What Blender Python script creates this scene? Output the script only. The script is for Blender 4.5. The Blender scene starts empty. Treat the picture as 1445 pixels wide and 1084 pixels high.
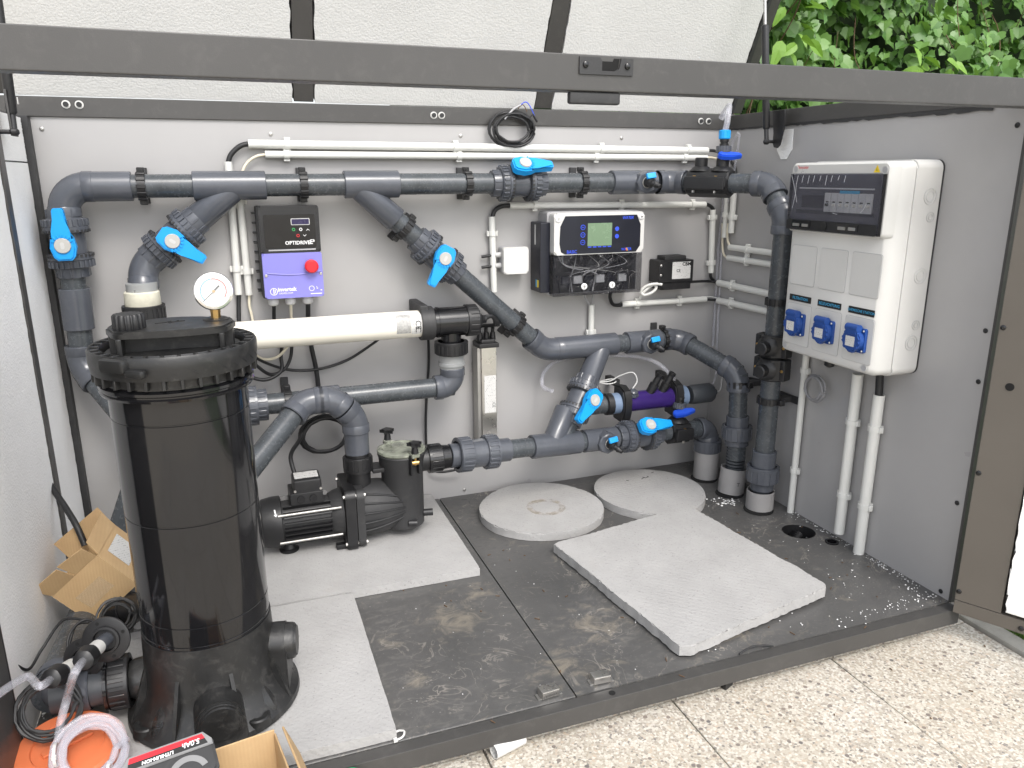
import bpy, bmesh, math, random
from math import sin, cos, pi, radians
from mathutils import Vector as V, Matrix, Euler
random.seed(7)
S = bpy.context.scene
COL = S.collection
W, D = 1.741, 0.935

# ------------------------------------------------------------------ camera, sky, sun, exposure
cam = bpy.data.cameras.new('camera'); cam.sensor_width = 36.0; cam.sensor_fit = 'HORIZONTAL'
cam.lens = 36.0 * 1089.33 / 1445.0; cam.clip_start = 0.02; cam.clip_end = 500
co = bpy.data.objects.new('camera', cam); COL.objects.link(co); S.camera = co
co.matrix_world = Matrix.Translation((0.3639, -1.9561, 0.8792)) @ Euler((radians(90 - 15.2054), 0, radians(-20.3285)), 'XYZ').to_matrix().to_4x4() @ Matrix.Rotation(radians(-0.21), 4, 'Z')
S.render.resolution_x, S.render.resolution_y = 1024, 768

SUN_EL, SUN_AZ = 50.0, 172.0       # azimuth clockwise from +y
w = bpy.data.worlds.new('World'); S.world = w; w.use_nodes = True
nt = w.node_tree; bg = nt.nodes['Background']
sky = nt.nodes.new('ShaderNodeTexSky'); sky.sky_type = 'NISHITA'; sky.sun_disc = False
sky.sun_elevation = radians(SUN_EL); sky.sun_rotation = radians(SUN_AZ); sky.dust_density = 3.0; sky.air_density = 1.0
hs = nt.nodes.new('ShaderNodeHueSaturation'); hs.inputs['Saturation'].default_value = 0.30
nt.links.new(sky.outputs[0], hs.inputs['Color']); nt.links.new(hs.outputs[0], bg.inputs['Color'])
bg.inputs['Strength'].default_value = 0.15
sl = bpy.data.lights.new('sun', 'SUN'); sl.energy = 0.55; sl.angle = radians(16); sl.color = (1, 0.96, 0.9)
so = bpy.data.objects.new('sun', sl); COL.objects.link(so)
sd = V((sin(radians(SUN_AZ)) * cos(radians(SUN_EL)), cos(radians(SUN_AZ)) * cos(radians(SUN_EL)), sin(radians(SUN_EL))))
so.rotation_euler = sd.to_track_quat('Z', 'Y').to_euler()
S.view_settings.view_transform = 'Standard'; S.view_settings.look = 'None'
S.view_settings.exposure = 1.3; S.view_settings.gamma = 1.0

# ------------------------------------------------------------------ materials
MATS = {}
def ramp(n, stops, interp='LINEAR'):
    r = n.nodes.new('ShaderNodeValToRGB'); r.color_ramp.interpolation = interp
    e = r.color_ramp.elements
    while len(e) < len(stops): e.new(0.5)
    for i, (p, c) in enumerate(stops):
        e[i].position = p; e[i].color = (c[0], c[1], c[2], 1) if isinstance(c, (tuple, list)) else (c, c, c, 1)
    return r
def newmat(name):
    m = bpy.data.materials.new(name); m.use_nodes = True
    n = m.node_tree; b = n.nodes['Principled BSDF']
    tc = n.nodes.new('ShaderNodeTexCoord'); MATS[name] = m
    return m, n, b, tc.outputs['Object']
def noise(n, co, scale, detail=4, rough=.6, dist=0, sc=None):
    t = n.nodes.new('ShaderNodeTexNoise'); t.inputs['Scale'].default_value = scale
    t.inputs['Detail'].default_value = detail; t.inputs['Roughness'].default_value = rough; t.inputs['Distortion'].default_value = dist
    if sc:
        mp = n.nodes.new('ShaderNodeMapping'); mp.inputs['Scale'].default_value = sc[:3]
        if len(sc) > 3: mp.inputs['Rotation'].default_value = (0, 0, sc[3])
        n.links.new(co, mp.inputs['Vector']); co = mp.outputs[0]
    n.links.new(co, t.inputs['Vector']); return t.outputs['Fac']
def mixc(n, f, a, b, mode='MIX'):
    x = n.nodes.new('ShaderNodeMix'); x.data_type = 'RGBA'; x.blend_type = mode
    for s, v in ((x.inputs[0], f), (x.inputs[6], a), (x.inputs[7], b)):
        if isinstance(v, (int, float)): s.default_value = v
        elif isinstance(v, tuple): s.default_value = (*v, 1)
        else: n.links.new(v, s)
    return x.outputs[2]
def mth(n, op, a, b=None):
    x = n.nodes.new('ShaderNodeMath'); x.operation = op
    for s, v in zip(x.inputs, (a, b)):
        if v is None: continue
        if isinstance(v, (int, float)): s.default_value = v
        else: n.links.new(v, s)
    return x.outputs[0]
def bump(n, b, h, strength=.3, dist=.002):
    x = n.nodes.new('ShaderNodeBump'); x.inputs['Strength'].default_value = strength; x.inputs['Distance'].default_value = dist
    n.links.new(h, x.inputs['Height']); n.links.new(x.outputs[0], b.inputs['Normal'])
def mat(name, col, rough=.5, metal=0, var=.08, vs=9, bs=0, bst=.2, spec=.5, coat=0, trans=0, alpha=1, dust=0, ior=1.5):
    m, n, b, c = newmat(name)
    f = noise(n, c, vs, 5)
    a = tuple(max(0, k * (1 - var * 2)) for k in col); d = tuple(min(1, k * (1 + var * 2)) for k in col)
    r = ramp(n, [(.3, a), (.7, d)]); n.links.new(f, r.inputs[0]); out = r.outputs[0]
    if dust:
        g = noise(n, c, 40, 8, .7, .6); g2 = noise(n, c, 3.5, 3)
        k = ramp(n, [(.52, 0.0), (.8, 1.0)]); n.links.new(g, k.inputs[0])
        k2 = mth(n, 'MULTIPLY', k.outputs[0], g2); k2 = mth(n, 'MULTIPLY', k2, dust)
        out = mixc(n, k2, out, (.38, .36, .33))
    n.links.new(out, b.inputs['Base Color'])
    g = noise(n, c, vs * 4, 4); rr = n.nodes.new('ShaderNodeMapRange')
    rr.inputs[3].default_value = max(.02, rough - .08); rr.inputs[4].default_value = min(1, rough + .1)
    n.links.new(g, rr.inputs[0]); n.links.new(rr.outputs[0], b.inputs['Roughness'])
    b.inputs['Metallic'].default_value = metal; b.inputs['Specular IOR Level'].default_value = spec
    b.inputs['Coat Weight'].default_value = coat; b.inputs['Transmission Weight'].default_value = trans; b.inputs['Alpha'].default_value = alpha
    b.inputs['IOR'].default_value = ior
    if bs: bump(n, b, noise(n, c, bs, 3), bst)
    return m
mat('wall_grey', (.355, .348, .346), .3, var=.03, vs=2.2, bs=900, bst=.03, dust=.14)
mat('anthracite', (.052, .050, .048), .38, var=.05, vs=6, bs=700, bst=.06, dust=.12)
mat('pipe', (.058, .065, .072), .25, var=.1, vs=25, bs=220, bst=.05, dust=.16)
mat('fitting', (.074, .080, .094), .2, var=.05, vs=12, bs=300, bst=.02, dust=.1)
mat('fitting_dark', (.05, .055, .062), .42, var=.06, dust=.1)
mat('black', (.012, .012, .013), .42, var=.12, bs=300, bst=.04, dust=.05)
mat('black_matte', (.026, .026, .027), .55, var=.1, bs=200, bst=.1, dust=.1)
mat('black_gloss', (.008, .008, .009), .16, var=.1, dust=.03)
mat('filter_black', (.008, .008, .009), .1, var=.1, vs=4, bs=9, bst=.015, dust=.02, coat=.3)
mat('filter_cast', (.014, .014, .014), .4, var=.15, vs=14, bs=160, bst=.08, dust=.22)
mat('filter_skirt', (.014, .014, .014), .22, var=.15, vs=14, bs=160, bst=.04, dust=.2)
mat('blue', (.004, .30, .74), .38, var=.03)
mat('blue_deep', (.008, .07, .55), .4, var=.03)
mat('socket_blue', (.012, .055, .24), .38, var=.06, dust=.05)
mat('cap_grey', (.42, .415, .39), .5, var=.03)
mat('white', (.58, .575, .555), .35, var=.012)
mat('conduit', (.64, .64, .61), .38, var=.015, dust=.03)
mat('cream_tube', (.82, .78, .68), .22, var=.01)
mat('cream_cable', (.62, .57, .45), .5)
mat('white_dirty', (.58, .56, .46), .5, var=.08, vs=30)
mat('rubber', (.013, .013, .014), .5, var=.1)
mat('steel', (.62, .60, .57), .28, metal=1, var=.05)
mat('steel_dull', (.45, .44, .42), .45, metal=1, var=.08)
mat('chrome', (.75, .74, .72), .12, metal=1, var=.02)
mat('brass', (.65, .42, .16), .3, metal=1, var=.06)
mat('lavender', (.205, .195, .55), .42, var=.015, bs=600, bst=.03)
mat('red', (.62, .015, .025), .35)
mat('red_print', (.7, .05, .06), .5)
mat('green', (.03, .36, .10), .4)
mat('green_cap', (.01, .28, .12), .4)
mat('white_print', (.8, .8, .8), .5)
mat('blue_print', (.03, .08, .65), .5)
mat('cyan_print', (.05, .35, .6), .5)
mat('black_print', (.01, .01, .01), .5)
mat('dial_blue', (.12, .4, .65), .5)
mat('yellow', (.8, .58, .02), .45)
mat('sleeve', (.30, .29, .285), .45, var=.05, dust=.12)
mat('sleeve_hole', (.004, .004, .004), .9)
mat('orange', (.60, .155, .06), .45, var=.05, bs=60, bst=.05)
mat('purple', (.05, .024, .17), .12, var=.08, trans=.3)
mat('lcd', (.16, .24, .15), .25, var=.05)
mat('lcd_dark', (.02, .015, .06), .25)
mat('grey_plastic', (.36, .36, .37), .4, var=.02)
mat('clip_grey', (.5, .5, .49), .5)
mat('lead_grey', (.22, .22, .23), .45)
mat('smoke', (.06, .06, .075), .1, trans=.8, var=.1)
mat('pot_lid', (.34, .36, .29), .14, var=.22, vs=45, bs=60, bst=.2, trans=.45)
mat('twig', (.11, .065, .035), .8)
mat('navy', (.007, .008, .016), .35)
mat('concrete', (.38, .36, .32), .9, var=.1, vs=20, bs=250, bst=.4)
mat('breaker', (.6, .61, .64), .5)
mat('window_inside', (.075, .075, .095), .5)
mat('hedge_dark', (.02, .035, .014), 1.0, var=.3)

m, n, b, c = newmat('clear')          # clear vinyl hose
b.inputs['Base Color'].default_value = (.76, .76, .82, 1); b.inputs['Transmission Weight'].default_value = .6
b.inputs['Roughness'].default_value = .12; b.inputs['IOR'].default_value = 1.25; b.inputs['Alpha'].default_value = .5
m, n, b, c = newmat('film')           # clear cover with wrinkles
b.inputs['Base Color'].default_value = (.02, .02, .026, 1); b.inputs['Roughness'].default_value = .08; b.inputs['Alpha'].default_value = .3
bump(n, b, noise(n, c, 20, 3, .5, 2.2), 1.0, .02)
m, n, b, c = newmat('smoked')         # smoked window of the distribution box
b.inputs['Base Color'].default_value = (.10, .10, .12, 1); b.inputs['Roughness'].default_value = .1; b.inputs['Alpha'].default_value = .26
bump(n, b, noise(n, c, 30, 3, .5, 1.2), .35, .003)
m, n, b, c = newmat('glass')
b.inputs['Base Color'].default_value = (1, 1, 1, 1); b.inputs['Roughness'].default_value = .03; b.inputs['Alpha'].default_value = .12

m, n, b, c = newmat('fine_print')     # white sticker with rows of tiny illegible print
br = n.nodes.new('ShaderNodeTexBrick'); br.inputs['Scale'].default_value = 1
br.inputs['Brick Width'].default_value = .0052; br.inputs['Row Height'].default_value = .0042; br.inputs['Mortar Size'].default_value = .0014
br.inputs['Color1'].default_value = (.06, .06, .06, 1); br.inputs['Color2'].default_value = (.56, .555, .54, 1); br.inputs['Mortar'].default_value = (.58, .575, .56, 1)
sx_ = n.nodes.new('ShaderNodeSeparateXYZ'); n.links.new(c, sx_.inputs[0]); cb_ = n.nodes.new('ShaderNodeCombineXYZ')
n.links.new(mth(n, 'ADD', sx_.outputs[0], sx_.outputs[1]), cb_.inputs[0]); n.links.new(mth(n, 'ADD', sx_.outputs[2], mth(n, 'MULTIPLY', sx_.outputs[1], .35)), cb_.inputs[1])
n.links.new(cb_.outputs[0], br.inputs['Vector'])
f = noise(n, c, 260, 2); k = ramp(n, [(.47, 0.), (.53, 1.)]); n.links.new(f, k.inputs[0])
n.links.new(mixc(n, k.outputs[0], br.outputs['Color'], (.58, .575, .56)), b.inputs['Base Color']); b.inputs['Roughness'].default_value = .45

def foam(name, col, cell, st, dirt=0.):
    m, n, b, c = newmat(name)
    v = n.nodes.new('ShaderNodeTexVoronoi'); v.inputs['Scale'].default_value = cell; n.links.new(c, v.inputs['Vector'])
    f = noise(n, c, 7, 6)
    r = ramp(n, [(.3, tuple(k * .93 for k in col)), (.7, col)]); n.links.new(f, r.inputs[0])
    o = r.outputs[0]
    if dirt:
        g = ramp(n, [(.6, 0.), (.75, 1.)]); n.links.new(noise(n, c, 5, 7, .65), g.inputs[0])
        o = mixc(n, mth(n, 'MULTIPLY', g.outputs[0], dirt), o, (.33, .28, .2))
    n.links.new(o, b.inputs['Base Color']); b.inputs['Roughness'].default_value = .8
    h = mth(n, 'ADD', mth(n, 'MULTIPLY', v.outputs['Distance'], -1.2), mth(n, 'MULTIPLY', noise(n, c, cell * .35, 3), 1.5))
    bump(n, b, h, st, .003)
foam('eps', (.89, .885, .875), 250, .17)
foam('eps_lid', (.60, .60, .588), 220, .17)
foam('eps_crumb', (.8, .8, .79), 300, .3)
# slab: pressed foam with a diagonal weave
m, n, b, c = newmat('slab')
wv = n.nodes.new('ShaderNodeTexWave'); wv.wave_type = 'BANDS'; wv.bands_direction = 'DIAGONAL'; wv.inputs['Scale'].default_value = 34; wv.inputs['Distortion'].default_value = 1.2; wv.inputs['Detail Scale'].default_value = 4
n.links.new(c, wv.inputs['Vector'])
vo = n.nodes.new('ShaderNodeTexVoronoi'); vo.inputs['Scale'].default_value = 190; n.links.new(c, vo.inputs['Vector'])
r = ramp(n, [(.25, (.32, .315, .308)), (.75, (.40, .393, .385))]); n.links.new(noise(n, c, 9, 7, .65), r.inputs[0])
g = ramp(n, [(.62, 0.), (.78, 1.)]); n.links.new(noise(n, c, 4, 7, .65, .4), g.inputs[0])
spk = ramp(n, [(.60, 0.), (.70, .5)]); n.links.new(noise(n, c, 210, 3, .6), spk.inputs[0])
n.links.new(mixc(n, spk.outputs[0], mixc(n, mth(n, 'MULTIPLY', g.outputs[0], .3), r.outputs[0], (.27, .22, .17)), (.17, .165, .16)), b.inputs['Base Color'])
b.inputs['Roughness'].default_value = .85
bump(n, b, mth(n, 'ADD', mth(n, 'MULTIPLY', wv.outputs['Fac'], .3), mth(n, 'MULTIPLY', vo.outputs['Distance'], .7)), .35, .002)
# dusty dark floor sheet
m, n, b, c = newmat('floor_dark')
base = ramp(n, [(.3, (.066, .0655, .064)), (.7, (.094, .092, .09))]); n.links.new(noise(n, c, 5, 7), base.inputs[0])
f1 = ramp(n, [(.5, 0.), (.72, 1.)]); n.links.new(noise(n, c, 26, 8, .72, 1.4, (1, 1.7, 1, .6)), f1.inputs[0])
f2 = ramp(n, [(.42, 0.), (.66, 1.)]); n.links.new(noise(n, c, 2.6, 4, .5), f2.inputs[0])
d1 = mth(n, 'MULTIPLY', mth(n, 'MULTIPLY', f1.outputs[0], f2.outputs[0]), .55)
o = mixc(n, mth(n, 'MULTIPLY', d1, .7), base.outputs[0], (.27, .255, .23))
spots = None
for (cx_, cy_, rad) in ((.74, -.122, .10), (.80, -.05, .07), (.873, -.361, .10), (.99, -.26, .11), (1.27, -.38, .07), (.62, -.3, .05)):
    vm = n.nodes.new('ShaderNodeVectorMath'); vm.operation = 'DISTANCE'; n.links.new(c, vm.inputs[0]); vm.inputs[1].default_value = (cx_, cy_, .06)
    mr = n.nodes.new('ShaderNodeMapRange'); mr.inputs[1].default_value = 0; mr.inputs[2].default_value = rad; mr.inputs[3].default_value = 1; mr.inputs[4].default_value = 0; n.links.new(vm.outputs['Value'], mr.inputs[0])
    spots = mr.outputs[0] if spots is None else mth(n, 'MAXIMUM', spots, mr.outputs[0])
f3 = ramp(n, [(.58, 0.), (.76, 1.)]); n.links.new(mth(n, 'ADD', noise(n, c, 19, 9, .72, .9, (1, 1.3, 1, .5)), mth(n, 'MULTIPLY', spots, .17)), f3.inputs[0])
o = mixc(n, mth(n, 'MULTIPLY', f3.outputs[0], .4), o, (.34, .295, .225))
sc_ = mth(n, 'ABSOLUTE', mth(n, 'SUBTRACT', noise(n, c, 11, 3, .55, 2.2), .5)); f6 = ramp(n, [(.004, 1.), (.016, 0.)]); n.links.new(sc_, f6.inputs[0])
f7 = ramp(n, [(.48, 0.), (.62, 1.)]); n.links.new(noise(n, c, 8, 4, .6), f7.inputs[0])
o = mixc(n, mth(n, 'MULTIPLY', mth(n, 'MULTIPLY', f6.outputs[0], f7.outputs[0]), .5), o, (.34, .31, .27))
f5 = ramp(n, [(.66, 0.), (.7, 1.)]); n.links.new(noise(n, c, 150, 3, .6), f5.inputs[0])
o = mixc(n, mth(n, 'MULTIPLY', f5.outputs[0], .3), o, (.4, .37, .33))
n.links.new(o, b.inputs['Base Color'])
rr = n.nodes.new('ShaderNodeMapRange'); rr.inputs[3].default_value = .36; rr.inputs[4].default_value = .7; n.links.new(f1.outputs[0], rr.inputs[0]); n.links.new(rr.outputs[0], b.inputs['Roughness'])
bump(n, b, noise(n, c, 60, 6), .12, .001)
# exposed aggregate paving
m, n, b, c = newmat('aggregate')
def vor(scale, feat='F1', rnd=1):
    v = n.nodes.new('ShaderNodeTexVoronoi'); v.inputs['Scale'].default_value = scale; v.feature = feat; v.inputs['Randomness'].default_value = rnd
    n.links.new(wc, v.inputs['Vector']); return v
mp = n.nodes.new('ShaderNodeMixRGB'); mp.blend_type = 'ADD'; mp.inputs[0].default_value = .006
nz = n.nodes.new('ShaderNodeTexNoise'); nz.inputs['Scale'].default_value = 45; n.links.new(c, nz.inputs['Vector'])
n.links.new(c, mp.inputs[1]); n.links.new(nz.outputs['Color'], mp.inputs[2]); wc = mp.outputs[0]
v1 = vor(225); v1e = vor(225, 'DISTANCE_TO_EDGE'); v2 = vor(420); v3 = vor(80)
cr = ramp(n, [(0, (.58, .53, .45)), (.22, (.70, .66, .58)), (.42, (.47, .42, .35)), (.6, (.76, .73, .66)), (.78, (.40, .36, .31)), (.88, (.60, .50, .40)), (.94, (.27, .25, .23))], 'CONSTANT')
sp = n.nodes.new('ShaderNodeSeparateColor'); n.links.new(v1.outputs['Color'], sp.inputs[0]); n.links.new(sp.outputs[0], cr.inputs[0])
ed = ramp(n, [(.02, 0.), (.09, 1.)]); n.links.new(v1e.outputs['Distance'], ed.inputs[0])
sm = ramp(n, [(0, (.46, .42, .35)), (.5, (.64, .59, .51)), (1, (.53, .48, .41))]); sp2 = n.nodes.new('ShaderNodeSeparateColor'); n.links.new(v2.outputs['Color'], sp2.inputs[0]); n.links.new(sp2.outputs[1], sm.inputs[0])
o = mixc(n, ed.outputs[0], sm.outputs[0], cr.outputs[0])
sp3 = n.nodes.new('ShaderNodeSeparateColor'); n.links.new(v3.outputs['Color'], sp3.inputs[0])
k1 = mth(n, 'GREATER_THAN', sp3.outputs[2], .93); k2 = mth(n, 'LESS_THAN', v3.outputs['Distance'], .33)
dk = ramp(n, [(0, (.16, .15, .15)), (.5, (.3, .25, .21)), (1, (.22, .2, .19))]); n.links.new(sp3.outputs[0], dk.inputs[0])
o = mixc(n, mth(n, 'MULTIPLY', k1, k2), o, dk.outputs[0])
st = ramp(n, [(.35, (.93, .91, .87)), (.7, (1, 1, 1))]); n.links.new(noise(n, c, 3.5, 5), st.inputs[0])
o = mixc(n, 1.0, mixc(n, 1.0, o, st.outputs[0], 'MULTIPLY'), (.82, .82, .825), 'MULTIPLY')
n.links.new(o, b.inputs['Base Color']); b.inputs['Roughness'].default_value = .85
bump(n, b, mth(n, 'ADD', ed.outputs[0], mth(n, 'MULTIPLY', v2.outputs['Distance'], -.6)), .35, .002)
mat('mortar', (.5, .45, .37), .95, var=.15, vs=30)
# cardboard
m, n, b, c = newmat('cardboard')
wv = n.nodes.new('ShaderNodeTexWave'); wv.inputs['Scale'].default_value = 60; wv.inputs['Distortion'].default_value = .6; n.links.new(c, wv.inputs['Vector'])
r = ramp(n, [(.3, (.43, .285, .145)), (.7, (.52, .36, .19))]); n.links.new(noise(n, c, 12, 6), r.inputs[0])
n.links.new(mixc(n, mth(n, 'MULTIPLY', wv.outputs['Fac'], .12), r.outputs[0], (.34, .22, .11)), b.inputs['Base Color']); b.inputs['Roughness'].default_value = .75
bump(n, b, wv.outputs['Fac'], .15, .001)
m, n, b, c = newmat('tape')
b.inputs['Base Color'].default_value = (.62, .5, .34, 1); b.inputs['Roughness'].default_value = .15; b.inputs['Alpha'].default_value = .35
bump(n, b, noise(n, c, 90, 3), .5)
# gauge dial face
mat('dial', (.78, .78, .75), .4, var=.01)
# leaves
def leafmat(name, a, d):
    m, n, b, c = newmat(name)
    oi = n.nodes.new('ShaderNodeObjectInfo'); g = n.nodes.new('ShaderNodeNewGeometry')
    k = mth(n, 'FRACT', mth(n, 'ADD', oi.outputs['Random'], g.outputs['Random Per Island']))
    r = ramp(n, [(0, a), (1, d)]); n.links.new(k, r.inputs[0])
    n.links.new(mixc(n, mth(n, 'MULTIPLY', noise(n, c, 120, 3), .35), r.outputs[0], tuple(x * .6 for x in a)), b.inputs['Base Color'])
    b.inputs['Roughness'].default_value = .42
    tr = n.nodes.new('ShaderNodeBsdfTranslucent'); n.links.new(mixc(n, .5, r.outputs[0], (.25, .45, .05)), tr.inputs[0])
    ms = n.nodes.new('ShaderNodeMixShader'); ms.inputs[0].default_value = .25
    out = n.nodes['Material Output']; n.links.new(b.outputs[0], ms.inputs[1]); n.links.new(tr.outputs[0], ms.inputs[2]); n.links.new(ms.outputs[0], out.inputs[0])
leafmat('leaf', (.08, .19, .04), (.19, .34, .09))
leafmat('leaf_young', (.16, .32, .03), (.24, .42, .06))
leafmat('grass', (.06, .12, .02), (.12, .2, .04))

# ------------------------------------------------------------------ geometry helpers
def frame(o, right, up):
    r = V(right).normalized(); u = V(up); n_ = r.cross(u).normalized(); u = n_.cross(r).normalized()
    return Matrix(((r.x, u.x, n_.x, o[0]), (r.y, u.y, n_.y, o[1]), (r.z, u.z, n_.z, o[2]), (0, 0, 0, 1)))
def along(p, d, hint=(0, 0, 1)):
    """frame whose local x runs along d"""
    d = V(d).normalized(); h = V(hint)
    if abs(d.dot(h)) > .98: h = V((0, -1, 0))
    z = (h - d * h.dot(d)).normalized(); y = z.cross(d)
    return Matrix(((d.x, y.x, z.x, p[0]), (d.y, y.y, z.y, p[1]), (d.z, y.z, z.z, p[2]), (0, 0, 0, 1)))
def fillet(pts, rad, n=8):
    pts = [V(p) for p in pts]; out = [pts[0]]
    for i in range(1, len(pts) - 1):
        a, c_, b_ = pts[i - 1], pts[i], pts[i + 1]; u = (a - c_).normalized(); v = (b_ - c_).normalized()
        ang = u.angle(v)
        if ang > pi - .02: out.append(c_); continue
        t = min(rad / math.tan(ang / 2), (a - c_).length * .49 if i > 1 else (a - c_).length * .98, (b_ - c_).length * .49 if i < len(pts) - 2 else (b_ - c_).length * .98)
        r = t * math.tan(ang / 2); ctr = c_ + (u + v).normalized() * (r / sin(ang / 2))
        s, e = c_ + u * t - ctr, c_ + v * t - ctr; tot = s.angle(e); ax = s.cross(e).normalized()
        for k in range(n + 1): out.append(ctr + Matrix.Rotation(tot * k / n, 3, ax) @ s)
    out.append(pts[-1]); return out
def spline(pts, n=8, closed=False):
    pts = [V(p) for p in pts]; N = len(pts); out = []
    for i in range(N if closed else N - 1):
        if closed: p0, p1, p2, p3 = pts[i - 1], pts[i], pts[(i + 1) % N], pts[(i + 2) % N]
        else: p0, p1, p2, p3 = pts[max(i - 1, 0)], pts[i], pts[i + 1], pts[min(i + 2, N - 1)]
        for k in range(n):
            t = k / n
            out.append(.5 * ((2 * p1) + (p2 - p0) * t + (2 * p0 - 5 * p1 + 4 * p2 - p3) * t * t + (3 * p1 - p0 - 3 * p2 + p3) * t ** 3))
    if not closed: out.append(pts[-1])
    return out
class G:
    def __init__(s): s.bm = bmesh.new(); s.wn = False
    def _xf(s, vs, M):
        if M is not None:
            for v in vs: v.co = M @ v.co
    def box(s, c, sz, M=None, bev=0, seg=2):
        r = bmesh.ops.create_cube(s.bm, size=1, matrix=Matrix.Translation(c) @ Matrix.Diagonal((*sz, 1)))
        vs = r['verts']
        if bev:
            s.wn = True
            ed = list({e for v in vs for e in v.link_edges})
            r2 = bmesh.ops.bevel(s.bm, geom=ed, offset=bev, segments=seg, affect='EDGES', profile=.5)
            vs = list({v for f in r2['faces'] for v in f.verts} | {v for v in vs if v.is_valid})
            vs = list({v for f in {f for v in vs for f in v.link_faces} for v in f.verts})
        s._xf(vs, M); return s
    def rev(s, prof, p=(0, 0, 0), d=(0, 0, 1), seg=28, M=None, cap=True, wob=None):
        F = along(p, d); rings = []
        for (t, r) in prof:
            ring = []
            for k in range(seg):
                a = 2 * pi * k / seg; q = r if wob is None else r * wob(a)
                co_ = F @ V((t, q * cos(a), q * sin(a)))
                ring.append(s.bm.verts.new(M @ co_ if M is not None else co_))
            rings.append(ring)
        for A, B in zip(rings, rings[1:]):
            for k in range(seg): s.bm.faces.new((A[k], A[(k + 1) % seg], B[(k + 1) % seg], B[k]))
        if cap:
            s.bm.faces.new(rings[0][::-1]); s.bm.faces.new(rings[-1])
        return s
    def cyl(s, a, b, r, r2=None, seg=24, bev=0):
        a, b = V(a), V(b); L = (b - a).length; r2 = r if r2 is None else r2
        pr = [(0, r), (L, r2)] if not bev else [(0, r - bev), (bev, r), (L - bev, r2), (L, r2 - bev)]
        return s.rev(pr, a, b - a, seg)
    def ring(s, a, b, ro, ri, seg=28):
        a, b = V(a), V(b); L = (b - a).length; F = along(a, b - a); rs = []
        for (t, r) in ((0, ri), (0, ro), (L, ro), (L, ri)):
            rs.append([s.bm.verts.new(F @ V((t, r * cos(2 * pi * k / seg), r * sin(2 * pi * k / seg)))) for k in range(seg)])
        for i in range(4):
            A, B = rs[i], rs[(i + 1) % 4]
            for k in range(seg): s.bm.faces.new((A[k], A[(k + 1) % seg], B[(k + 1) % seg], B[k]))
        return s
    def tube(s, path, r, seg=10, closed=False):
        path = [V(p) for p in path]; N = len(path)
        T = []
        for i in range(N):
            a = path[i - 1] if (i or closed) else path[0]; b_ = path[(i + 1) % N] if (i < N - 1 or closed) else path[-1]
            t = (b_ - a); T.append(t.normalized() if t.length > 1e-9 else V((0, 0, 1)))
        h = V((0, 0, 1)) if abs(T[0].z) < .9 else V((0, 1, 0)); u = (h - T[0] * h.dot(T[0])).normalized(); rings = []
        for i in range(N):
            u = (u - T[i] * u.dot(T[i])).normalized(); v = T[i].cross(u)
            rr_ = r(i / (N - 1)) if callable(r) else r
            rings.append([s.bm.verts.new(path[i] + (u * cos(2 * pi * k / seg) + v * sin(2 * pi * k / seg)) * rr_) for k in range(seg)])
        for i in range(N if closed else N - 1):
            A, B = rings[i], rings[(i + 1) % N]
            for k in range(seg): s.bm.faces.new((A[k], A[(k + 1) % seg], B[(k + 1) % seg], B[k]))
        if not closed: s.bm.faces.new(rings[0][::-1]); s.bm.faces.new(rings[-1])
        return s
    def prism(s, poly, z0, z1, M=None, bev=0):
        A = [s.bm.verts.new((x, y, z0)) for x, y in poly]; B = [s.bm.verts.new((x, y, z1)) for x, y in poly]
        fs = [s.bm.faces.new(A[::-1]), s.bm.faces.new(B)]
        for k in range(len(poly)): fs.append(s.bm.faces.new((A[k], A[(k + 1) % len(poly)], B[(k + 1) % len(poly)], B[k])))
        vs = A + B
        if bev:
            s.wn = True
            ed = [e for e in fs[1].edges]
            r2 = bmesh.ops.bevel(s.bm, geom=ed, offset=bev, segments=2, affect='EDGES')
            vs = list({v for f in fs + r2['faces'] if f.is_valid for v in f.verts})
        s._xf(vs, M); return s
    def quad(s, pts): s.bm.faces.new([s.bm.verts.new(p) for p in pts]); return s
    def mesh(s, name, ang=38):
        bmesh.ops.recalc_face_normals(s.bm, faces=s.bm.faces)
        me = bpy.data.meshes.new(name); s.bm.to_mesh(me); s.bm.free()
        for p in me.polygons: p.use_smooth = True
        me.set_sharp_from_angle(angle=radians(ang))
        if s.wn: me['bevelled'] = 1
        return me
LOC = {}
def soften(o):
    if o.data.get('bevelled'):
        m_ = o.modifiers.new('weighted_normal', 'WEIGHTED_NORMAL'); m_.keep_sharp = True; m_.weight = 100
    return o
def thing(name, label, cat, at=(0, 0, 0), M=None, group=None):
    o = bpy.data.objects.new(name, None); COL.objects.link(o); o.empty_display_size = .02
    M = M if M is not None else Matrix.Translation(at); o.matrix_world = M; LOC[o.name] = M
    o['label'] = label; o['category'] = cat
    if group: o['group'] = group
    return o
def root(o):
    while o.parent: o = o.parent
    return o
def part(name, g, m, parent, local=False, label=None, kind=None):
    """one mesh under its thing; world-space geometry unless local"""
    me = g.mesh(name) if isinstance(g, G) else g
    if not local and isinstance(g, G): me.transform(LOC[root(parent).name].inverted())
    o = bpy.data.objects.new(name, me); COL.objects.link(o); o.parent = parent
    if isinstance(g, G): me.materials.append(MATS[m])
    if label: o['label'] = label
    if kind: o['kind'] = kind
    return soften(o)
def single(name, g, m, label, cat, at, group=None, kind=None):
    me = g.mesh(name); me.transform(Matrix.Translation(-V(at))); me.materials.append(MATS[m])
    o = bpy.data.objects.new(name, me); COL.objects.link(o); o.location = at
    o['label'] = label; o['category'] = cat
    if group: o['group'] = group
    if kind: o['kind'] = kind
    return soften(o)
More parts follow.
